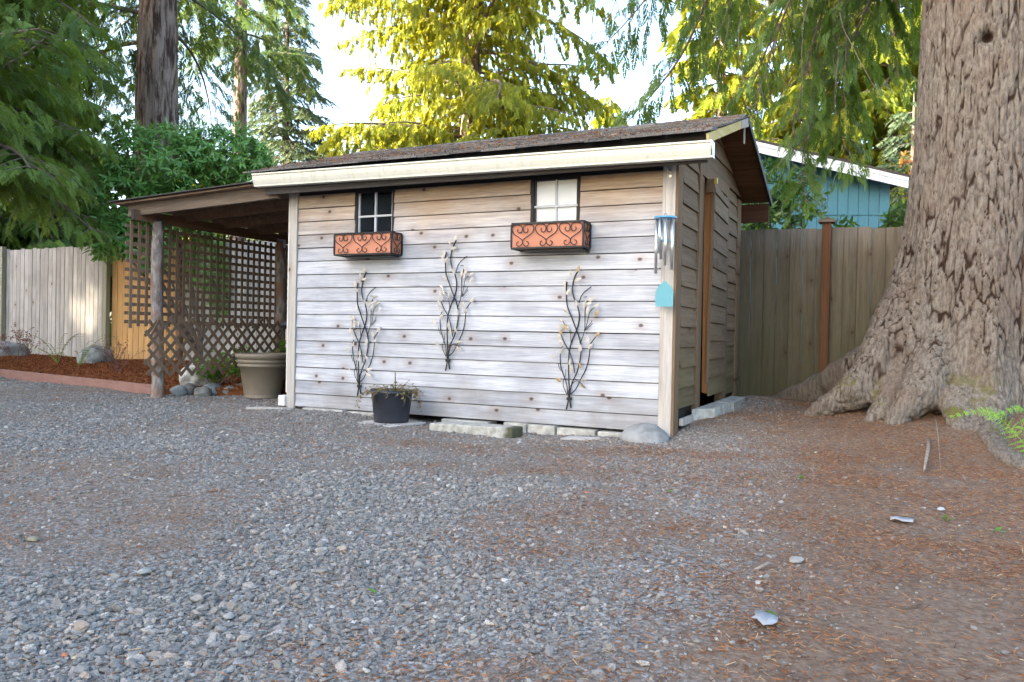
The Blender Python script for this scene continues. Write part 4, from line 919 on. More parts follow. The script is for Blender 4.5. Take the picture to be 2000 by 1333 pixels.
# ---------------------------------------------------------------- planted bed on the left
t = NT('bark_mulch'); p = t.pos(); n1 = t.noise(p, 30, 5); n2 = t.noise(p, 130, 4); n3 = t.noise(p, 3, 3)
t.bsdf(t.mix(t.sm(n2, .3, .7), t.mix(n1, (.075, .022, .009), (.16, .05, .018)), (.25, .09, .034)), .95, .1, t.math('ADD', n1, n2), 1.0, .02); M_mulch = t.m
def bedz(x, y): return gz(x, y)+.06+.10*ss(y, .6, 2.6)+.03*vnoise(x, y, 2.1, 4)
bx, by = np.arange(-14.6, -4.6, .07), np.arange(.2, 3.19, .07); BX, BY = np.meshgrid(bx, by); ok = in_bed(BX, BY)
d = BED_B-BED_A; edge = np.abs((BX-BED_A[0])*d[1]-(BY-BED_A[1])*d[0])/np.linalg.norm(d)
BZ = np.where(ok, bedz(BX, BY), -.25); BV = np.stack([BX, BY, BZ], -1).reshape(-1, 3); nb = len(bx)
ii = np.arange(len(by)-1)[:, None]*nb+np.arange(nb-1)[None]; okc = ok[:-1, :-1] | ok[1:, :-1] | ok[:-1, 1:] | ok[1:, 1:]
BF = np.stack([ii, ii+1, ii+1+nb, ii+nb], -1)[okc].reshape(-1, 4)
struct(npobj('garden_bed', BV, BF, M_mulch, smooth=True, loc=(0, 0, 0)))
x = rs.uniform(-13.5, -4.7, 60000); y = rs.uniform(.25, 3.15, 60000); k = in_bed(x, y) & (rs.rand(len(x)) < .9); x, y = x[k], y[k]; n = len(x)
scl = np.stack([rs.uniform(.02, .06, n), rs.uniform(.10, .22, n), rs.uniform(.08, .2, n)], 1)
t = NT('mulch_chip'); rn = t.n('ShaderNodeObjectInfo').outputs['Random']; t.bsdf(t.ramp(rn, [(0, (.07, .022, .010)), (.5, (.18, .055, .02)), (1, (.30, .12, .05))]), .9, .1); M_chip = t.m
scatter('mulch', np.stack([x, y, bedz(x, y)+rs.uniform(0, .015, n)], 1), np.stack([rs.normal(0, .4, n), rs.normal(0, .4, n), rs.rand(n)*6.28], 1), scl, rs.randint(0, 2, n), M_chip, 'sliver', 'red brown shredded bark mulch in the planted bed', 'mulch')
M_edge = wood('edging_pink', (.20, .105, .085), (.29, .165, .14), 'x', .05, .1)
a3, b3_ = Vector((BED_A[0]+.02, BED_A[1]-.02, 0)), Vector((BED_B[0], BED_B[1]-.02, 0))
ed = obj('edging_board', B().bar(a3+Vector((0, 0, .045)), b3_+Vector((0, 0, .05)), .04, .15), M_edge, None, origin='base', bevel=.004); tag(ed, 'faded reddish timber edging board along the mulch bed', 'edging')
ed2 = obj('edging_board', B().bar(b3_+Vector((-.01, 0, .05)), b3_+(b3_-a3)*.9+Vector((0, .1, .05)), .04, .15), M_edge, None, origin='base', bevel=.004); tag(ed2, 'reddish timber edging board running out of frame at the left', 'edging')
def rock(name, label, c_, r, mat, seed, group=None, cat='rock', amp=.22, sub=4):
    import bmesh
    bm = bmesh.new(); bmesh.ops.create_icosphere(bm, subdivisions=sub, radius=1)
    for v in bm.verts:
        n_ = v.co.normalized(); k = 1+amp*mnoise.noise(n_*1.3+Vector((seed*3.1, seed, 0)))+amp*.35*mnoise.noise(n_*3.7+Vector((seed, 0, seed)))
        v.co = Vector((n_.x*r[0], n_.y*r[1], n_.z*r[2]))*k
    me = bpy.data.meshes.new(name); bm.to_mesh(me); bm.free(); me.materials.append(mat); me.polygons.foreach_set('use_smooth', [True]*len(me.polygons))
    o = bpy.data.objects.new(name, me); fin(o, Vector(c_), None); o.rotation_euler = (0, 0, seed*1.3); tag(o, label, cat, group); return o
gr = lambda px, py, z: (lambda d_: CAM+d_*((z-CAM.z)/d_.z))(at(px, py, 1)-CAM)
g_ = 'border stones beside the log post'
for k, (px, py, rx, rz, sd) in enumerate(((342, 770, .105, .075, 1), (362, 768, .13, .095, 2), (388, 771, .10, .07, 3), (407, 768, .17, .095, 4), (441, 769, .11, .06, 5), (467, 765, .13, .09, 6), (492, 764, .08, .07, 7))):
    q_ = gr(px, py, .02); lb = ('small round', 'dark lumpy', 'small dark', 'largest smooth pale', 'low flat', 'dark round', 'small pale')[k]
    rock('border_stone', '%s stone in the row between log post and tan pot' % lb, (q_.x, q_.y+.06, q_.z+.02), (rx, rx*.75, rz), M_rock if k in (3, 0, 6) else M_rockd, sd, g_)
q_ = gr(172, 716, .16); rock('boulder', 'pale grey lichened boulder in the mulch by the fence', (-10.0, 2.35, .26), (.30, .22, .20), plain('pale_rock', (.30, .31, .30), .85, 0, 12, .4, .5), 11)
rock('boulder', 'rounded grey green boulder at the far left fence post', (-12.35, 2.45, .26), (.34, .3, .22), M_rock, 12)
q_ = gr(345, 745, .12); rock('boulder', 'whitish boulder behind the diamond lattice', (-6.3, 1.0, .18), (.23, .18, .17), plain('white_rock', (.42, .42, .40), .85, 0, 12, .4, .5), 13)
def twiggy(name, label, base, h, spread, nst, seed, leafm=None, nl=0, ll=.03, colr=None):
    rng = random.Random(seed); nr = np.random.RandomState(seed); sh = empty(name, base, label, 'shrub'); wb = B(); P, Dv, N, S = [], [], [], []; base = Vector(base)
    def grow(p, d, L, r, dep):
        pts = [p]; n = 5
        for i in range(n):
            d = (d+Vector((rng.gauss(0, .18), rng.gauss(0, .18), .06))).normalized(); pts.append(pts[-1]+d*L/n)
        wb.tube(pts, [r*(1-.6*i/n) for i in range(n+1)], 4 if dep < 2 else 3, False)
        if dep < 3:
            for k in range(3 if dep < 2 else 2):
                a_ = (d+Vector((rng.gauss(0, .6), rng.gauss(0, .6), rng.gauss(.1, .3)))).normalized(); grow(pts[rng.randint(2, n)], a_, L*rng.uniform(.45, .7), r*.5, dep+1)
        for k in range(nl if dep >= 1 else 0):
            q = pts[rng.randint(2, n)]; P.append(q); Dv.append(Vector((rng.gauss(0, 1), rng.gauss(0, 1), rng.gauss(.2, .6)))); N.append(Vector((rng.gauss(0, .5), rng.gauss(0, .5), 1))); S.append(rng.uniform(.6, 1.2))
    for k in range(nst):
        a_ = rng.uniform(0, 6.28); grow(base+Vector((rng.gauss(0, .03), rng.gauss(0, .03), -.02)), Vector((math.cos(a_)*spread, math.sin(a_)*spread, 1)).normalized(), h*.55, .007, 0)
    obj('stems', wb, colr or M_twig, sh)
    if P: V, F, rv = leaves(P, Dv, N, S, ll, ll*.5, nr); npobj('leaves', V, F, leafm, sh, rnd=rv)
    return sh
def bp_(x, y): return (x, y, float(bedz(x, y)))
M_redtw = plain('red_twig', (.14, .07, .06), .8, 0, 20, .3)
twiggy('shrub', 'sparse red brown shrub beside the far left boulder', bp_(-11.5, 2.05), .62, .9, 6, 61, M_red, 3, .035, M_redtw)
twiggy('shrub', 'low red brown shrub at the left edge of the bed', bp_(-12.4, 2.0), .5, .9, 5, 62, M_red, 3, .035, M_redtw)
twiggy('shrub', 'twiggy bare shrub in front of the orange fence', bp_(-8.35, 1.45), .62, .75, 7, 63, M_red, 1, .025, M_redtw)
for k, (xx, yy, h) in enumerate(((-5.95, .95, .42), (-5.6, 1.25, .55), (-5.55, 1.7, .62), (-6.15, 1.4, .55), (-5.35, 1.3, .35))):
    lb = ('first leafy plant behind the diamond lattice next to the log', 'leafy plant behind the middle of the diamond lattice', 'tall leafy plant near the back log post', 'leafy plant behind the white boulder', 'small leafy plant next to the tan pot')[k]
    twiggy('bed_plant', lb, bp_(xx, yy), h, .6, 6, 70+k, M_green if k != 1 else M_olive, 4, .05)
def fern(name, label, base, fronds, seed, leafm, wd=.10, cat='fern', upv=Vector((0, 0, 1))):
    """fronds: list of control paths; pinnae pairs with toothed leaflets along each"""
    rng = random.Random(seed); nr = np.random.RandomState(seed); fe = empty(name, base, label, cat)
    for path in fronds:
        P = [Vector(p) for p in path]; pts = []; m = len(P)
        for i in range(m-1):
            for u in np.linspace(0, 1, 6)[:-1]:
                gg = lambda k: P[max(0, min(m-1, k))]; p0, p1, p2, p3 = gg(i-1), gg(i), gg(i+1), gg(i+2)
                pts.append(.5*((2*p1)+(p2-p0)*u+(2*p0-5*p1+4*p2-p3)*u*u+(3*p1-p0-3*p2+p3)*u**3))
        pts.append(P[-1]); L = sum((pts[i+1]-pts[i]).length for i in range(len(pts)-1)); st = obj('frond', B().tube(pts, [.004*(1-.7*i/len(pts)) for i in range(len(pts))], 5), leafm_stem, fe)
        LP, LD, LN, LS = [], [], [], []; s = L*.22; ac = 0
        for i in range(len(pts)-1):
            sg = (pts[i+1]-pts[i]); 
            for u in np.linspace(0, 1, max(2, int(sg.length/.034)))[:-1]:
                f = (ac+sg.length*u)/L
                if f < .2: continue
                d = sg.normalized(); h = d.cross(upv).normalized(); ln = wd*math.sin(min(1, (1.02-f)/.8)*1.45)
                for sd in (-1, 1):
                    pd = (h*sd+d*.45+Vector((0, 0, -.15))).normalized(); k = 0
                    while k < ln:
                        for s2 in (-1, 1):
                            LP.append(pts[i]+sg*u+pd*k); LD.append(pd*.8+d*s2*.7); LN.append(upv+Vector((rng.gauss(0, .2), rng.gauss(0, .2), 0))); LS.append(max(.3, (1-k/ln*.6))*rng.uniform(.8, 1.1))
                        k += .012
            ac += sg.length
        V, F, rv = leaves(LP, LD, LN, LS, .021, .009, nr); npobj('pinnae', V, F, leafm, st, rnd=rv)
    return fe
leafm_stem = plain('fern_stem', (.20, .26, .05), .6)
q0 = Vector((2.50, -.25, 0)); q0.z = G(q0.x, q0.y)
fern('bracken_fern', 'bright green bracken frond by the roots at the right edge', q0, [[q0, at(1985, 850, 5.6), at(1950, 815, 5.65), at(1915, 803, 5.7), at(1850, 815, 5.75)], [q0, at(2020, 850, 5.5), at(2010, 812, 5.5), at(1985, 798, 5.45), at(1925, 822, 5.5)], [q0, at(2060, 850, 5.5), at(2070, 815, 5.4), at(2030, 810, 5.3), at(1972, 850, 5.2)]], 81, leafmat('bracken_leaf', (.10, .26, .03), (.22, .48, .07), .45), .10, upv=Vector((-.30, -.75, .6)).normalized())
def arch(b_, a_, L, up): b_ = Vector(b_); d = Vector((math.cos(a_), math.sin(a_), 0)); return [b_, b_+d*L*.25+Vector((0, 0, L*.45*up)), b_+d*L*.6+Vector((0, 0, L*.7*up)), b_+d*L+Vector((0, 0, L*.72*up))]
rng = random.Random(5)
for k, (xx, yy) in enumerate(((-10.35, 1.95), (-9.75, 1.9))):
    fern('sword_fern', ('sword fern with upright fronds in the mulch left of the pale boulder', 'sword fern spreading in front of the pale boulder')[k], bp_(xx, yy), [arch(bp_(xx, yy), rng.uniform(0, 6.28), rng.uniform(.4, .6), rng.uniform(.6, 1.3)) for i in range(7)], 90+k, M_olive, .05)

# ---------------------------------------------------------------- things round the shed
def hearts(bx0, dirx, dirn, cz, k, scale, b_=None):
    """scroll heart centred at bx0 (world), running along dirx, standing dirn off the face"""
    half = [(50, 10), (75, 20), (80, 45), (60, 70), (30, 65), (5, 40), (-3, 10), (10, -15), (55, -50), (115, -90), (145, -140), (140, -190), (105, -215), (55, -215), (15, -190), (3, -150), (20, -110), (55, -110), (70, -140), (55, -165)]
    pts = []
    m = len(half)
    for i in range(m-1):
        for u in (0, .33, .66):
            gg = lambda k2: np.array(half[max(0, min(m-1, k2))], float); p0, p1, p2, p3 = gg(i-1), gg(i), gg(i+1), gg(i+2)
            pts.append(.5*((2*p1)+(p2-p0)*u+(2*p0-5*p1+4*p2-p3)*u*u+(3*p1-p0-3*p2+p3)*u**3))
    b_ = B()
    for sg in (-1, 1): b_.tube([Vector(bx0)+Vector(dirx)*(sg*(q_[0]+2)*scale*k)+Vector(dirn)*.006+Vector((0, 0, cz-(q_[1])*scale)) for q_ in pts], .0042, 5)
    return b_
for (x0, x1, z0, z1), lb in (((-3.24, -2.59, 1.518, 1.715), 'left'), ((-1.365, -.715, 1.528, 1.738), 'right')):
    fb = empty('window_box', ((x0+x1)/2, -.1, z0), 'terracotta flower box with black iron scrolls under the %s' % ('dark left window' if lb == 'left' else 'white right window'), 'flower box', 'window boxes')
    yf = -.205; zc = z1-z0
    ln = B().box(x0+.008, x1-.008, yf+.008, yf+.012, z0+.01, z1-.006).box(x0+.008, x0+.012, yf+.0125, -.03, z0+.01, z1-.006).box(x1-.012, x1-.008, yf+.0125, -.03, z0+.01, z1-.006).box(x0+.0125, x1-.0125, yf+.0125, -.03, z0+.008, z0+.014)
    lo = obj('liner', ln, M_terra, fb)
    for (a_, b_) in (((x0, yf, z0), (x1, yf, z0)), ((x0, yf, z1), (x1, yf, z1)), ((x0, -.03, z0), (x1, -.03, z0)), ((x0, -.03, z1), (x1, -.03, z1))): obj('rail', B().bar(a_, b_, .014, .014), M_iron, fb)
    for xx in (x0, x1):
        for yy in (yf, -.03): obj('upright', B().bar((xx, yy, z0+.0075), (xx, yy, z1-.0075), .013, .013, up=(0, 1, 0)), M_iron, fb)
        for zz in (z0, z1): obj('rail', B().bar((xx, yf+.0075, zz), (xx, -.0375, zz), .0135, .0135), M_iron, fb)
    obj('tray', B().box(x0+.10, x1-.02, -.17, -.04, z0-.022, z0-.008), M_iron, fb)
    W_ = (x1-x0)/3
    for k in range(3): obj('scroll', hearts((x0+W_*(k+.5), yf, 0), (1, 0, 0), (0, -1, 0), z0+.062, 1.06, .00064), M_iron, fb, smooth=True)
    obj('scroll', hearts((x1, (yf-.03)/2, 0), (0, 1, 0), (1, 0, 0), z0+.062, .80, .00064), M_iron, fb, smooth=True)
# metal vine wall ornaments
STEMS = [([(180,1285),(200,1220),(212,1100),(205,950),(203,800),(225,690),(262,600),(285,520),(287,450),(270,390),(235,320),(218,250),(225,180),(250,120),(275,90)], 1.25),
 ([(225,1270),(215,1200),(220,1130),(245,1040),(280,960),(300,860),(305,760),(290,670),(265,600),(225,500),(180,400),(165,320),(160,235),(165,190)], 1.25),
 ([(228,1150),(270,1110),(310,1020),(350,940),(378,850),(395,740),(400,715),(440,660),(465,620)], .9), ([(200,1150),(190,1080),(160,1010),(125,930),(118,850),(125,790),(145,745)], .9),
 ([(190,1165),(155,1090),(160,1040),(178,990),(175,940)], .6), ([(262,970),(250,900),(225,830),(190,770),(150,710),(125,650),(120,590),(115,555)], .8), ([(305,715),(330,650),(340,590),(335,500),(335,430),(350,380),(365,350)], .8),
 ([(340,605),(365,520),(380,460),(410,420),(450,395)], .6), ([(290,370),(300,320),(330,275),(385,235)], .9), ([(320,322),(350,318)], .5), ([(345,600),(380,570),(410,545)], .5), ([(345,590),(390,540),(405,515)], .5),
 ([(212,715),(212,640),(200,580),(165,560),(135,525)], .6), ([(95,890),(110,930),(130,955)], .5), ([(215,1085),(250,1050),(290,1035),(340,1070)], .6)]
LEAF = [(275,78,70),(215,112,110),(275,165,20),(160,195,100),(190,275,50),(150,240,80),(270,380,120),(400,338,20),(390,380,30),(378,425,80),(447,398,30),(340,390,70),(168,440,130),(455,450,60),(135,525,140),(165,570,130),(205,582,100),(120,580,100),(142,615,90),(115,660,100),(130,712,120),(145,790,60),(80,840,110),(318,755,90),(412,735,60),(385,680,100),(460,635,50),(220,875,90),(305,910,110),(110,1040,140),(345,1075,150),(355,1020,10),(232,930,80)]
M_leafs = plain('cream_metal_leaf', (.42, .385, .335), .55, .1, 30, .2); M_leafg = plain('gold_metal_leaf', (.30, .215, .11), .5, .3, 30, .2)
lm = bpy.data.meshes.new('leaf'); V0, F0 = leaf_shape(.067, .033, -.35, .2); V0 = V0-np.array([.033, 0, 0]); lm.from_pydata(V0.tolist(), [], F0.tolist()); lm.materials.append(M_leafs)
lg = lm.copy(); lg.materials.clear(); lg.materials.append(M_leafg)
for si, (xc, zb, ztop, lb) in enumerate(((-3.035, .175, 1.37, 'metal vine ornament left of centre above the potted plant'), (-2.055, .455, 1.64, 'metal vine ornament hung highest, between the two flower boxes'), (-.865, .17, 1.355, 'metal vine ornament with some golden leaves below the right window'))):
    k = (ztop-zb)/1200; rng = random.Random(si+3); orn = empty('wall_ornament', (xc, -.03, zb), lb, 'wall art', 'metal vine ornaments')
    fx = lambda px_: xc+(px_-215)*k*(1.0 if si else .95); fz = lambda py_: zb+(1285-py_)*k
    jit = [(rng.uniform(-8, 8), rng.uniform(-8, 8)) for _ in LEAF]
    for pl_, r in STEMS:
        b_ = B(); pts = []; m = len(pl_)
        for i in range(m-1):
            for u in (0, .5):
                gg = lambda k2: np.array(pl_[max(0, min(m-1, k2))], float); p0, p1, p2, p3 = gg(i-1), gg(i), gg(i+1), gg(i+2); pts.append(.5*((2*p1)+(p2-p0)*u+(2*p0-5*p1+4*p2-p3)*u*u+(3*p1-p0-3*p2+p3)*u**3))
        pts.append(np.array(pl_[-1], float)); b_.tube([(fx(q_[0]), -.045-.012*math.sin(i*.5+r*9), fz(q_[1])) for i, q_ in enumerate(pts)], .0052*r, 6); obj('stem', b_, M_iron, orn, smooth=True)
    obj('tie', B().box(fx(190), fx(230), -.055, -.028, fz(1205), fz(1180)), M_iron, orn)
    for (lx, ly, an), (jx, jy) in zip(LEAF, jit):
        o = bpy.data.objects.new('leaf', lg if (si == 2 and rng.random() < .3) else lm); fin(o, (fx(lx+jx), -.066-rng.uniform(0, .02), fz(ly+jy)), orn)
        o.rotation_euler = (R_(90)+rng.uniform(-.5, .5), R_(-an-jx), rng.uniform(-.45, .45)); o.scale = [rng.uniform(.85, 1.1)]*3
# wind chime
ch = empty('wind_chime', (-.052, -.14, 1.04), 'silver tube wind chime with turquoise sail at the shed corner', 'wind chime')
M_blu = plain('blue_plastic', (.04, .26, .50), .3, 0, 5, .1); M_alu = plain('aluminium', (.62, .65, .68), .28, .85, 5, .08)
t = NT('turquoise_sail'); b0 = t.bsdf((.17, .43, .50), .4, .4); b0.inputs['Transmission Weight'].default_value = .0
tl = t.n('ShaderNodeBsdfTranslucent', {'Color': (.3, .7, .78, 1)}); ms = t.n('ShaderNodeMixShader', {0: .4}); t.t.links.new(b0.outputs[0], ms.inputs[1]); t.t.links.new(tl.outputs[0], ms.inputs[2]); t.t.links.new(ms.outputs[0], t.out.inputs[0]); M_sail = t.m
br = B().tube([(-.045, -.036, 2.10), (-.045, -.06, 2.105), (-.05, -.14, 2.13)], .004, 6).tube([(-.045, -.038, 2.20), (-.045, -.05, 2.18), (-.05, -.135, 2.13)], .003, 6).box(-.053, -.037, -.039, -.035, 2.08, 2.23)
obj('bracket', br, M_steel, ch)
obj('cord', B().tube([(-.05, -.14, 2.13), (-.056, -.14, 1.95), (-.050, -.14, 1.765)], .0014, 4), M_twig, ch); obj('ring', B().tube([(-.05+.012*math.cos(i*.7), -.14, 1.762+.012*math.sin(i*.7)) for i in range(10)], .002, 5), M_iron, ch)
obj('top_plate', B().lathe([(.001, 0), (.088, 0), (.088, .012), (.001, .012)], (-.05, -.14, 1.735), 28, True), M_blu, ch)
obj('clapper', B().lathe([(.001, 0), (.038, 0), (.038, .012), (.001, .012)], (-.05, -.14, 1.555), 20, True), M_blu, ch)
obj('cord', B().tube([(-.05, -.14, 1.735), (-.05, -.14, 1.24)], .0012, 4), M_twig, ch)
for k, (a_, zl) in enumerate(((3.5, 1.30), (4.3, 1.47), (5.0, 1.36), (5.9, 1.33), (1.0, 1.50), (2.3, 1.42))):
    obj('tube', B().tube([(-.05+.068*math.cos(a_), -.14+.068*math.sin(a_), 1.728), (-.05+.068*math.cos(a_), -.14+.068*math.sin(a_), zl)], .0125, 14), M_alu, ch, smooth=True)
sx = -.045; obj('sail', B().prism([(sx-.072, -.14, 1.04), (sx+.070, -.145, 1.04), (sx+.072, -.145, 1.15), (sx+.05, -.144, 1.20), (sx, -.142, 1.245), (sx-.052, -.14, 1.20), (sx-.074, -.14, 1.15)], (0, .003, 0)), M_sail, ch)
# pots, bin, slabs, stones
M_tan = plain('tan_plastic', (.20, .165, .125), .5, 0, 4, .06); M_blk = plain('black_plastic', (.022, .025, .035), .42, 0, 6, .2); M_bin = plain('blue_grey_plastic', (.07, .10, .14), .5, 0, 4, .1); M_soil = plain('soil', (.05, .035, .025), .95, 0, 30, .4, .8)
pz = G(-5.09, .86); pot = obj('planter_pot', B().lathe([(.205, 0), (.215, .012), (.205, .025), (.212, .05), (.262, .36), (.285, .365), (.292, .385), (.280, .40), (.270, .405), (.288, .41), (.300, .435), (.286, .45), (.280, .455), (.305, .46), (.318, .49), (.315, .515), (.300, .52), (.290, .50), (.27, .42)], (-5.09, .86, pz), 48), M_tan, None, smooth=True, origin='base')
tag(pot, 'large empty tan plastic planter pot beside the shed post', 'pot'); obj('soil', B().lathe([(.001, .40), (.272, .40)], (-5.09, .86, pz), 30), M_soil, pot)
bn = empty('trash_bin', (-5.40, 2.35, .03), 'blue grey plastic trash bin behind the tan pot', 'bin')
obj('body', B().add([(-5.68, 2.07, .06), (-5.12, 2.07, .06), (-5.12, 2.63, .06), (-5.68, 2.63, .06), (-5.75, 1.99, .84), (-5.05, 1.99, .84), (-5.05, 2.71, .84), (-5.75, 2.71, .84)], [(0,3,2,1),(4,5,6,7),(0,1,5,4),(1,2,6,5),(2,3,7,6),(3,0,4,7)]), M_bin, bn, bevel=.02)
for xx in (-5.60, -5.40, -5.20): obj('rib', B().prism([(xx-.03, 2.062, .12), (xx+.03, 2.062, .12), (xx+.03, 1.99, .78), (xx-.03, 1.99, .78)], (0, -.012, 0)), M_blk, bn)
obj('lid', B().prism([(-5.80, 1.94, .845), (-5.00, 1.94, .845), (-5.00, 1.94, .875), (-5.06, 1.96, .905), (-5.74, 1.96, .905), (-5.80, 1.94, .875)], (0, .82, 0)), M_bin, bn, bevel=.01)
for k, xx in enumerate((-5.62, -5.18)): obj('wheel', B().tube([(xx-.03, 2.66, .10), (xx+.03, 2.66, .10)], .10, 20), M_blk, bn)
px_, py_ = -2.42, -.40; z = G(px_, py_)
sl_ = obj('slate_tile', B().prism([(px_-.26, py_-.20, z+.0), (px_+.20, py_-.30, z+.0), (px_+.26, py_+.16, z), (px_-.20, py_+.2, z)], (0, 0, .018)), M_slate, None, origin='base', bevel=.003); tag(sl_, 'flat pale slate tile under the black plant pot', 'tile')
pb = obj('plant_pot', B().lathe([(.150, 0), (.154, .02), (.182, .255), (.190, .258), (.190, .285), (.182, .285), (.174, .24)], (px_, py_, z+.0185), 40), M_blk, None, smooth=True, origin='base'); tag(pb, 'black plastic nursery pot with a trailing dry plant', 'pot')
obj('soil', B().lathe([(.001, .25), (.176, .25)], (px_, py_, z+.018), 30), M_soil, pb); obj('stake', B().tube([(px_+.04, py_, z+.2), (px_+.03, py_, z+.46)], .004, 5), M_iron, pb)
rng = random.Random(8); nr = np.random.RandomState(8); wb = B(); P, Dv, N, S = [], [], [], []
for k in range(95):
    a_ = rng.uniform(0, 6.28); r = rng.uniform(.03, .17); p = Vector((px_+r*math.cos(a_), py_+r*math.sin(a_), z+.27)); d = Vector((math.cos(a_)*.8, math.sin(a_)*.8, rng.uniform(.2, 1.1))).normalized(); pts = [p]; ln = rng.choice((4, 5, 5, 6, 7, 13 if k % 9 == 0 else 7))
    for i in range(ln):
        d = (d+Vector((rng.gauss(0, .25), rng.gauss(0, .25), -.22))).normalized(); q_ = pts[-1]+d*.028; rr = math.hypot(q_.x-px_, q_.y-py_)
        if rr < .20 and q_.z < z+.28: d = Vector((math.cos(a_), math.sin(a_), .3)).normalized(); q_ = pts[-1]+d*.028
        pts.append(q_); P.append(q_); Dv.append(Vector((rng.gauss(0, 1), rng.gauss(0, 1), rng.gauss(0, .6)))); N.append(Vector((rng.gauss(0, .5), rng.gauss(0, .5), 1))); S.append(rng.uniform(.5, 1.2))
    wb.tube(pts, .0018, 3, False)
pl = empty('trailing_plant', (px_, py_, z+.27), 'half dry trailing plant spilling over the black pot', 'plant')
obj('stems', wb, plain('dry_stem', (.22, .15, .10), .8), pl); V, F, rv = leaves(P, Dv, N, S, .030, .019, nr); npobj('leaves', V, F, leafmat('dry_leaf', (.10, .075, .03), (.19, .19, .08), .3), pl, rnd=rv)
def slab_(name, label, poly, z0, h, mat, bev=.006, cat='slab'):
    o = obj(name, B().prism([(a_, b_, z0) for a_, b_ in poly], (0, 0, h)), mat, None, origin='base', bevel=bev); tag(o, label, cat); return o
t = NT('mossy_concrete'); v, _ = t.objvec(); n1 = t.noise(v, 18, 6); n2 = t.noise(v, 5, 4); ox = t.xyz(t.n('ShaderNodeTexCoord').outputs['Object'])[0]
t.bsdf(t.mix(t.math('MULTIPLY', t.sm(t.math('ADD', ox, t.math('MULTIPLY', n2, .15)), .34, .40), .9), t.mix(t.sm(n1, .3, .7), (.26, .25, .22), (.44, .43, .39)), (.05, .05, .02)), .95, .15, n1, .8, .02); M_mossc = t.m
slab_('concrete_curb', 'rough concrete curb block with mossy end in front of the shed', [(-1.97, -.50), (-1.22, -.42), (-1.20, -.24), (-1.90, -.22)], -.09, .115, M_mossc, .012, 'block')
slab_('slate_tile', 'broken pale slate lying on gravel before the round rock', [(-.80, -.40), (-.50, -.30), (-.42, -.15), (-.78, -.22)], G(-.65, -.28)+.004, .014, M_slate, .002, 'tile')
slab_('concrete_step', 'pale concrete step block below the shed door', [(.045, .50), (.20, .70), (.22, 1.35), (.045, 1.40)], .05, .135, M_conc, .008, 'step')
slab_('concrete_step', 'second flat step slab farther along the door side', [(.05, 1.43), (.24, 1.40), (.20, 2.25), (.05, 2.28)], .09, .10, M_conc, .008, 'step')
slab_('wood_scrap', 'thin weathered board on the gravel at the left shed post', [(-4.15, -.38), (-3.80, -.24), (-3.76, -.14), (-4.12, -.27)], G(-3.95, -.25)+.003, .022, M_trim, .002, 'board')
rock('boulder', 'smooth rounded grey rock at the shed corner', (-.17, -.16, -.03), (.27, .19, .135), M_rock, 21, amp=.12)
for k, (px, py, r, c_, lb) in enumerate(((1838, 996, .022, (.42, .43, .44), 'white quartz pebble on the needle covered dirt'), (128, 1270, .012, (.36, .13, .07), 'orange red stone chip near the bottom left'), (155, 1277, .016, (.30, .26, .20), 'beige pebble beside the orange chip'), (447, 1195, .02, (.28, .27, .25), 'pale pebble in the lower left gravel'), (65, 1055, .026, (.20, .18, .12), 'brown stone at the left edge of the gravel'), (283, 1120, .026, (.24, .235, .22), 'grey flat stone left of the gravel middle'), (1147, 960, .015, (.52, .15, .07), 'orange chip on the gravel before the shed'), (1555, 1098, .03, (.28, .27, .25), 'flat cracked pale stone in the dirt at right'))):
    q_ = gr(px, py, 0.01); q_.z = G(q_.x, q_.y)+r*.35; r *= .7; rock('pebble', lb, q_, (r*1.35, r, r*.48), plain('pebble_%d' % k, c_, .7, 0, 20, .15), 30+k, None, 'stone', .4, 3)
M_scrap = plain('plastic_scrap', (.30, .30, .32), .4, 0, 8, .1)
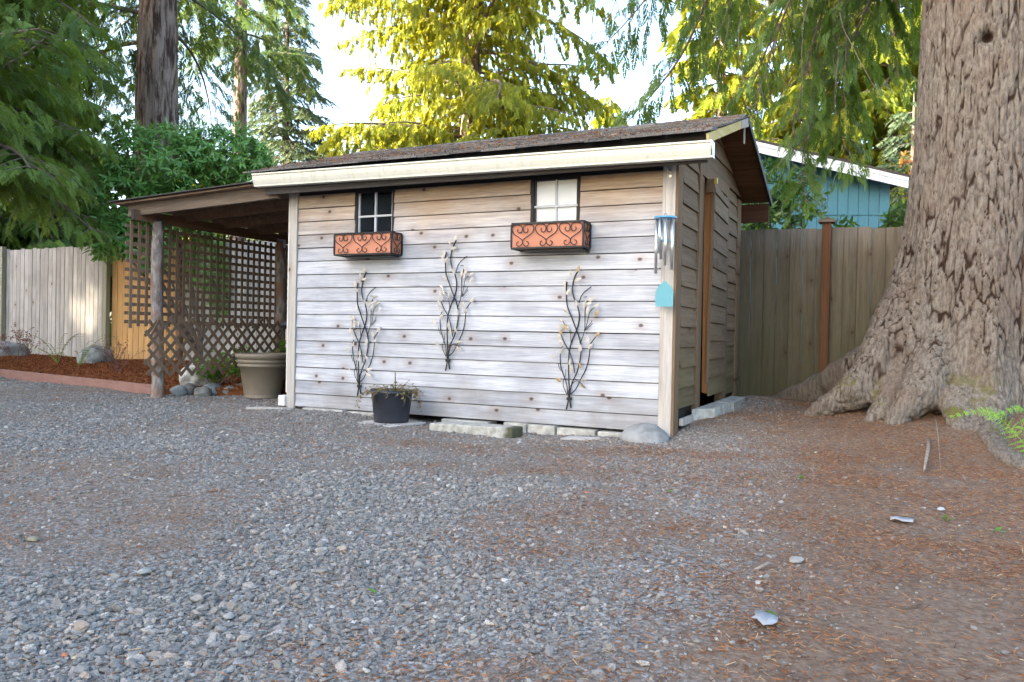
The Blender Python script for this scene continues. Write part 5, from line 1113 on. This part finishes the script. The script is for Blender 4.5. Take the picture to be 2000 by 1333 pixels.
for px, py, lb, w_ in ((1762, 1012, 'crumpled clear plastic scrap on the dirt near the roots', .045), (1490, 1228, 'pale plastic scrap low on the dirt at right', .03)):
    q_ = gr(px, py, .02); z = G(q_.x, q_.y)+.012; b_ = B(); rng = random.Random(px)
    vs_ = [(q_.x+w_*(i-2)*.5+rng.uniform(-.006, .006), q_.y+.02*(j-.5)*2+rng.uniform(-.008, .008), z+rng.uniform(0, .016)) for j in range(3) for i in range(5)]
    b_.add(vs_, [(j*5+i, j*5+i+1, (j+1)*5+i+1, (j+1)*5+i) for j in range(2) for i in range(4)]); o = obj('plastic_scrap', b_, M_scrap, None, smooth=True, origin='base'); tag(o, lb, 'litter')
    md = o.modifiers.new('thick', 'SOLIDIFY'); md.thickness = .0012
M_dead = plain('dead_wood', (.24, .19, .155), .9, 0, 15, .3)
for k, (p0, p1, r, lb) in enumerate((((1812, 868), (1805, 905), .012, 'short bent grey stick on the needles before the roots'), ((1745, 830), (1795, 802), .022, 'thick mossy stick lying against the front root'), ((1822, 845), (1838, 902), .003, 'thin straight twig standing before the roots'), ((1868, 905), (1890, 930), .004, 'thin dark twig on the needles below the front root'), ((1475, 1090), (1510, 1080), .006, 'short brown twig on the dirt at right'))):
    a_, b_ = gr(*p0, .05), gr(*p1, .05); a_.z, b_.z = G(a_.x, a_.y)+r, G(b_.x, b_.y)+r*1.2; c_ = (a_+b_)/2+Vector((.01, .02, r*1.5))
    o = obj('fallen_stick', B().tube([a_, (a_+c_)/2+Vector((.004, 0, r*.4)), c_, (c_+b_)/2, b_], [r*.7, r, r*.95, r*.8, r*.45], 8), M_dead, None, smooth=True, origin='base'); tag(o, lb, 'stick')
rng = random.Random(3); nr = np.random.RandomState(4)
for k, (px, py, lb) in enumerate(((1497, 1205, 'tiny green weed sprout in the dirt at lower right'), (1560, 933, 'tiny green seedling on the dirt right of the shed'), (1850, 1005, 'tiny weed beside the white pebble'), (1955, 1030, 'tiny weed near the right edge'), (1795, 785, 'small ivy sprig beside the hollow root'), (738, 1142, 'fallen green leaf on the lower middle gravel'), (1305, 957, 'fallen yellow green leaf on the gravel before the corner'))):
    q_ = gr(px, py, .03 if k != 4 else .2); q_.z = G(q_.x, q_.y)+.006; n = 7 if k < 5 else 2
    sh = empty('weed' if k < 5 else 'fallen_leaf', q_, lb, 'weed' if k < 5 else 'leaf')
    V, F, rv = leaves([q_+Vector((rng.uniform(-.012, .012), rng.uniform(-.012, .012), rng.uniform(0, .015))) for i in range(n)], [Vector((rng.gauss(0, 1), rng.gauss(0, 1), .35)) for i in range(n)], [Vector((0, 0, 1))]*n, [rng.uniform(.7, 1.2) for i in range(n)], .032, .016, nr); npobj('leaves', V, F, M_green, sh, rnd=rv)
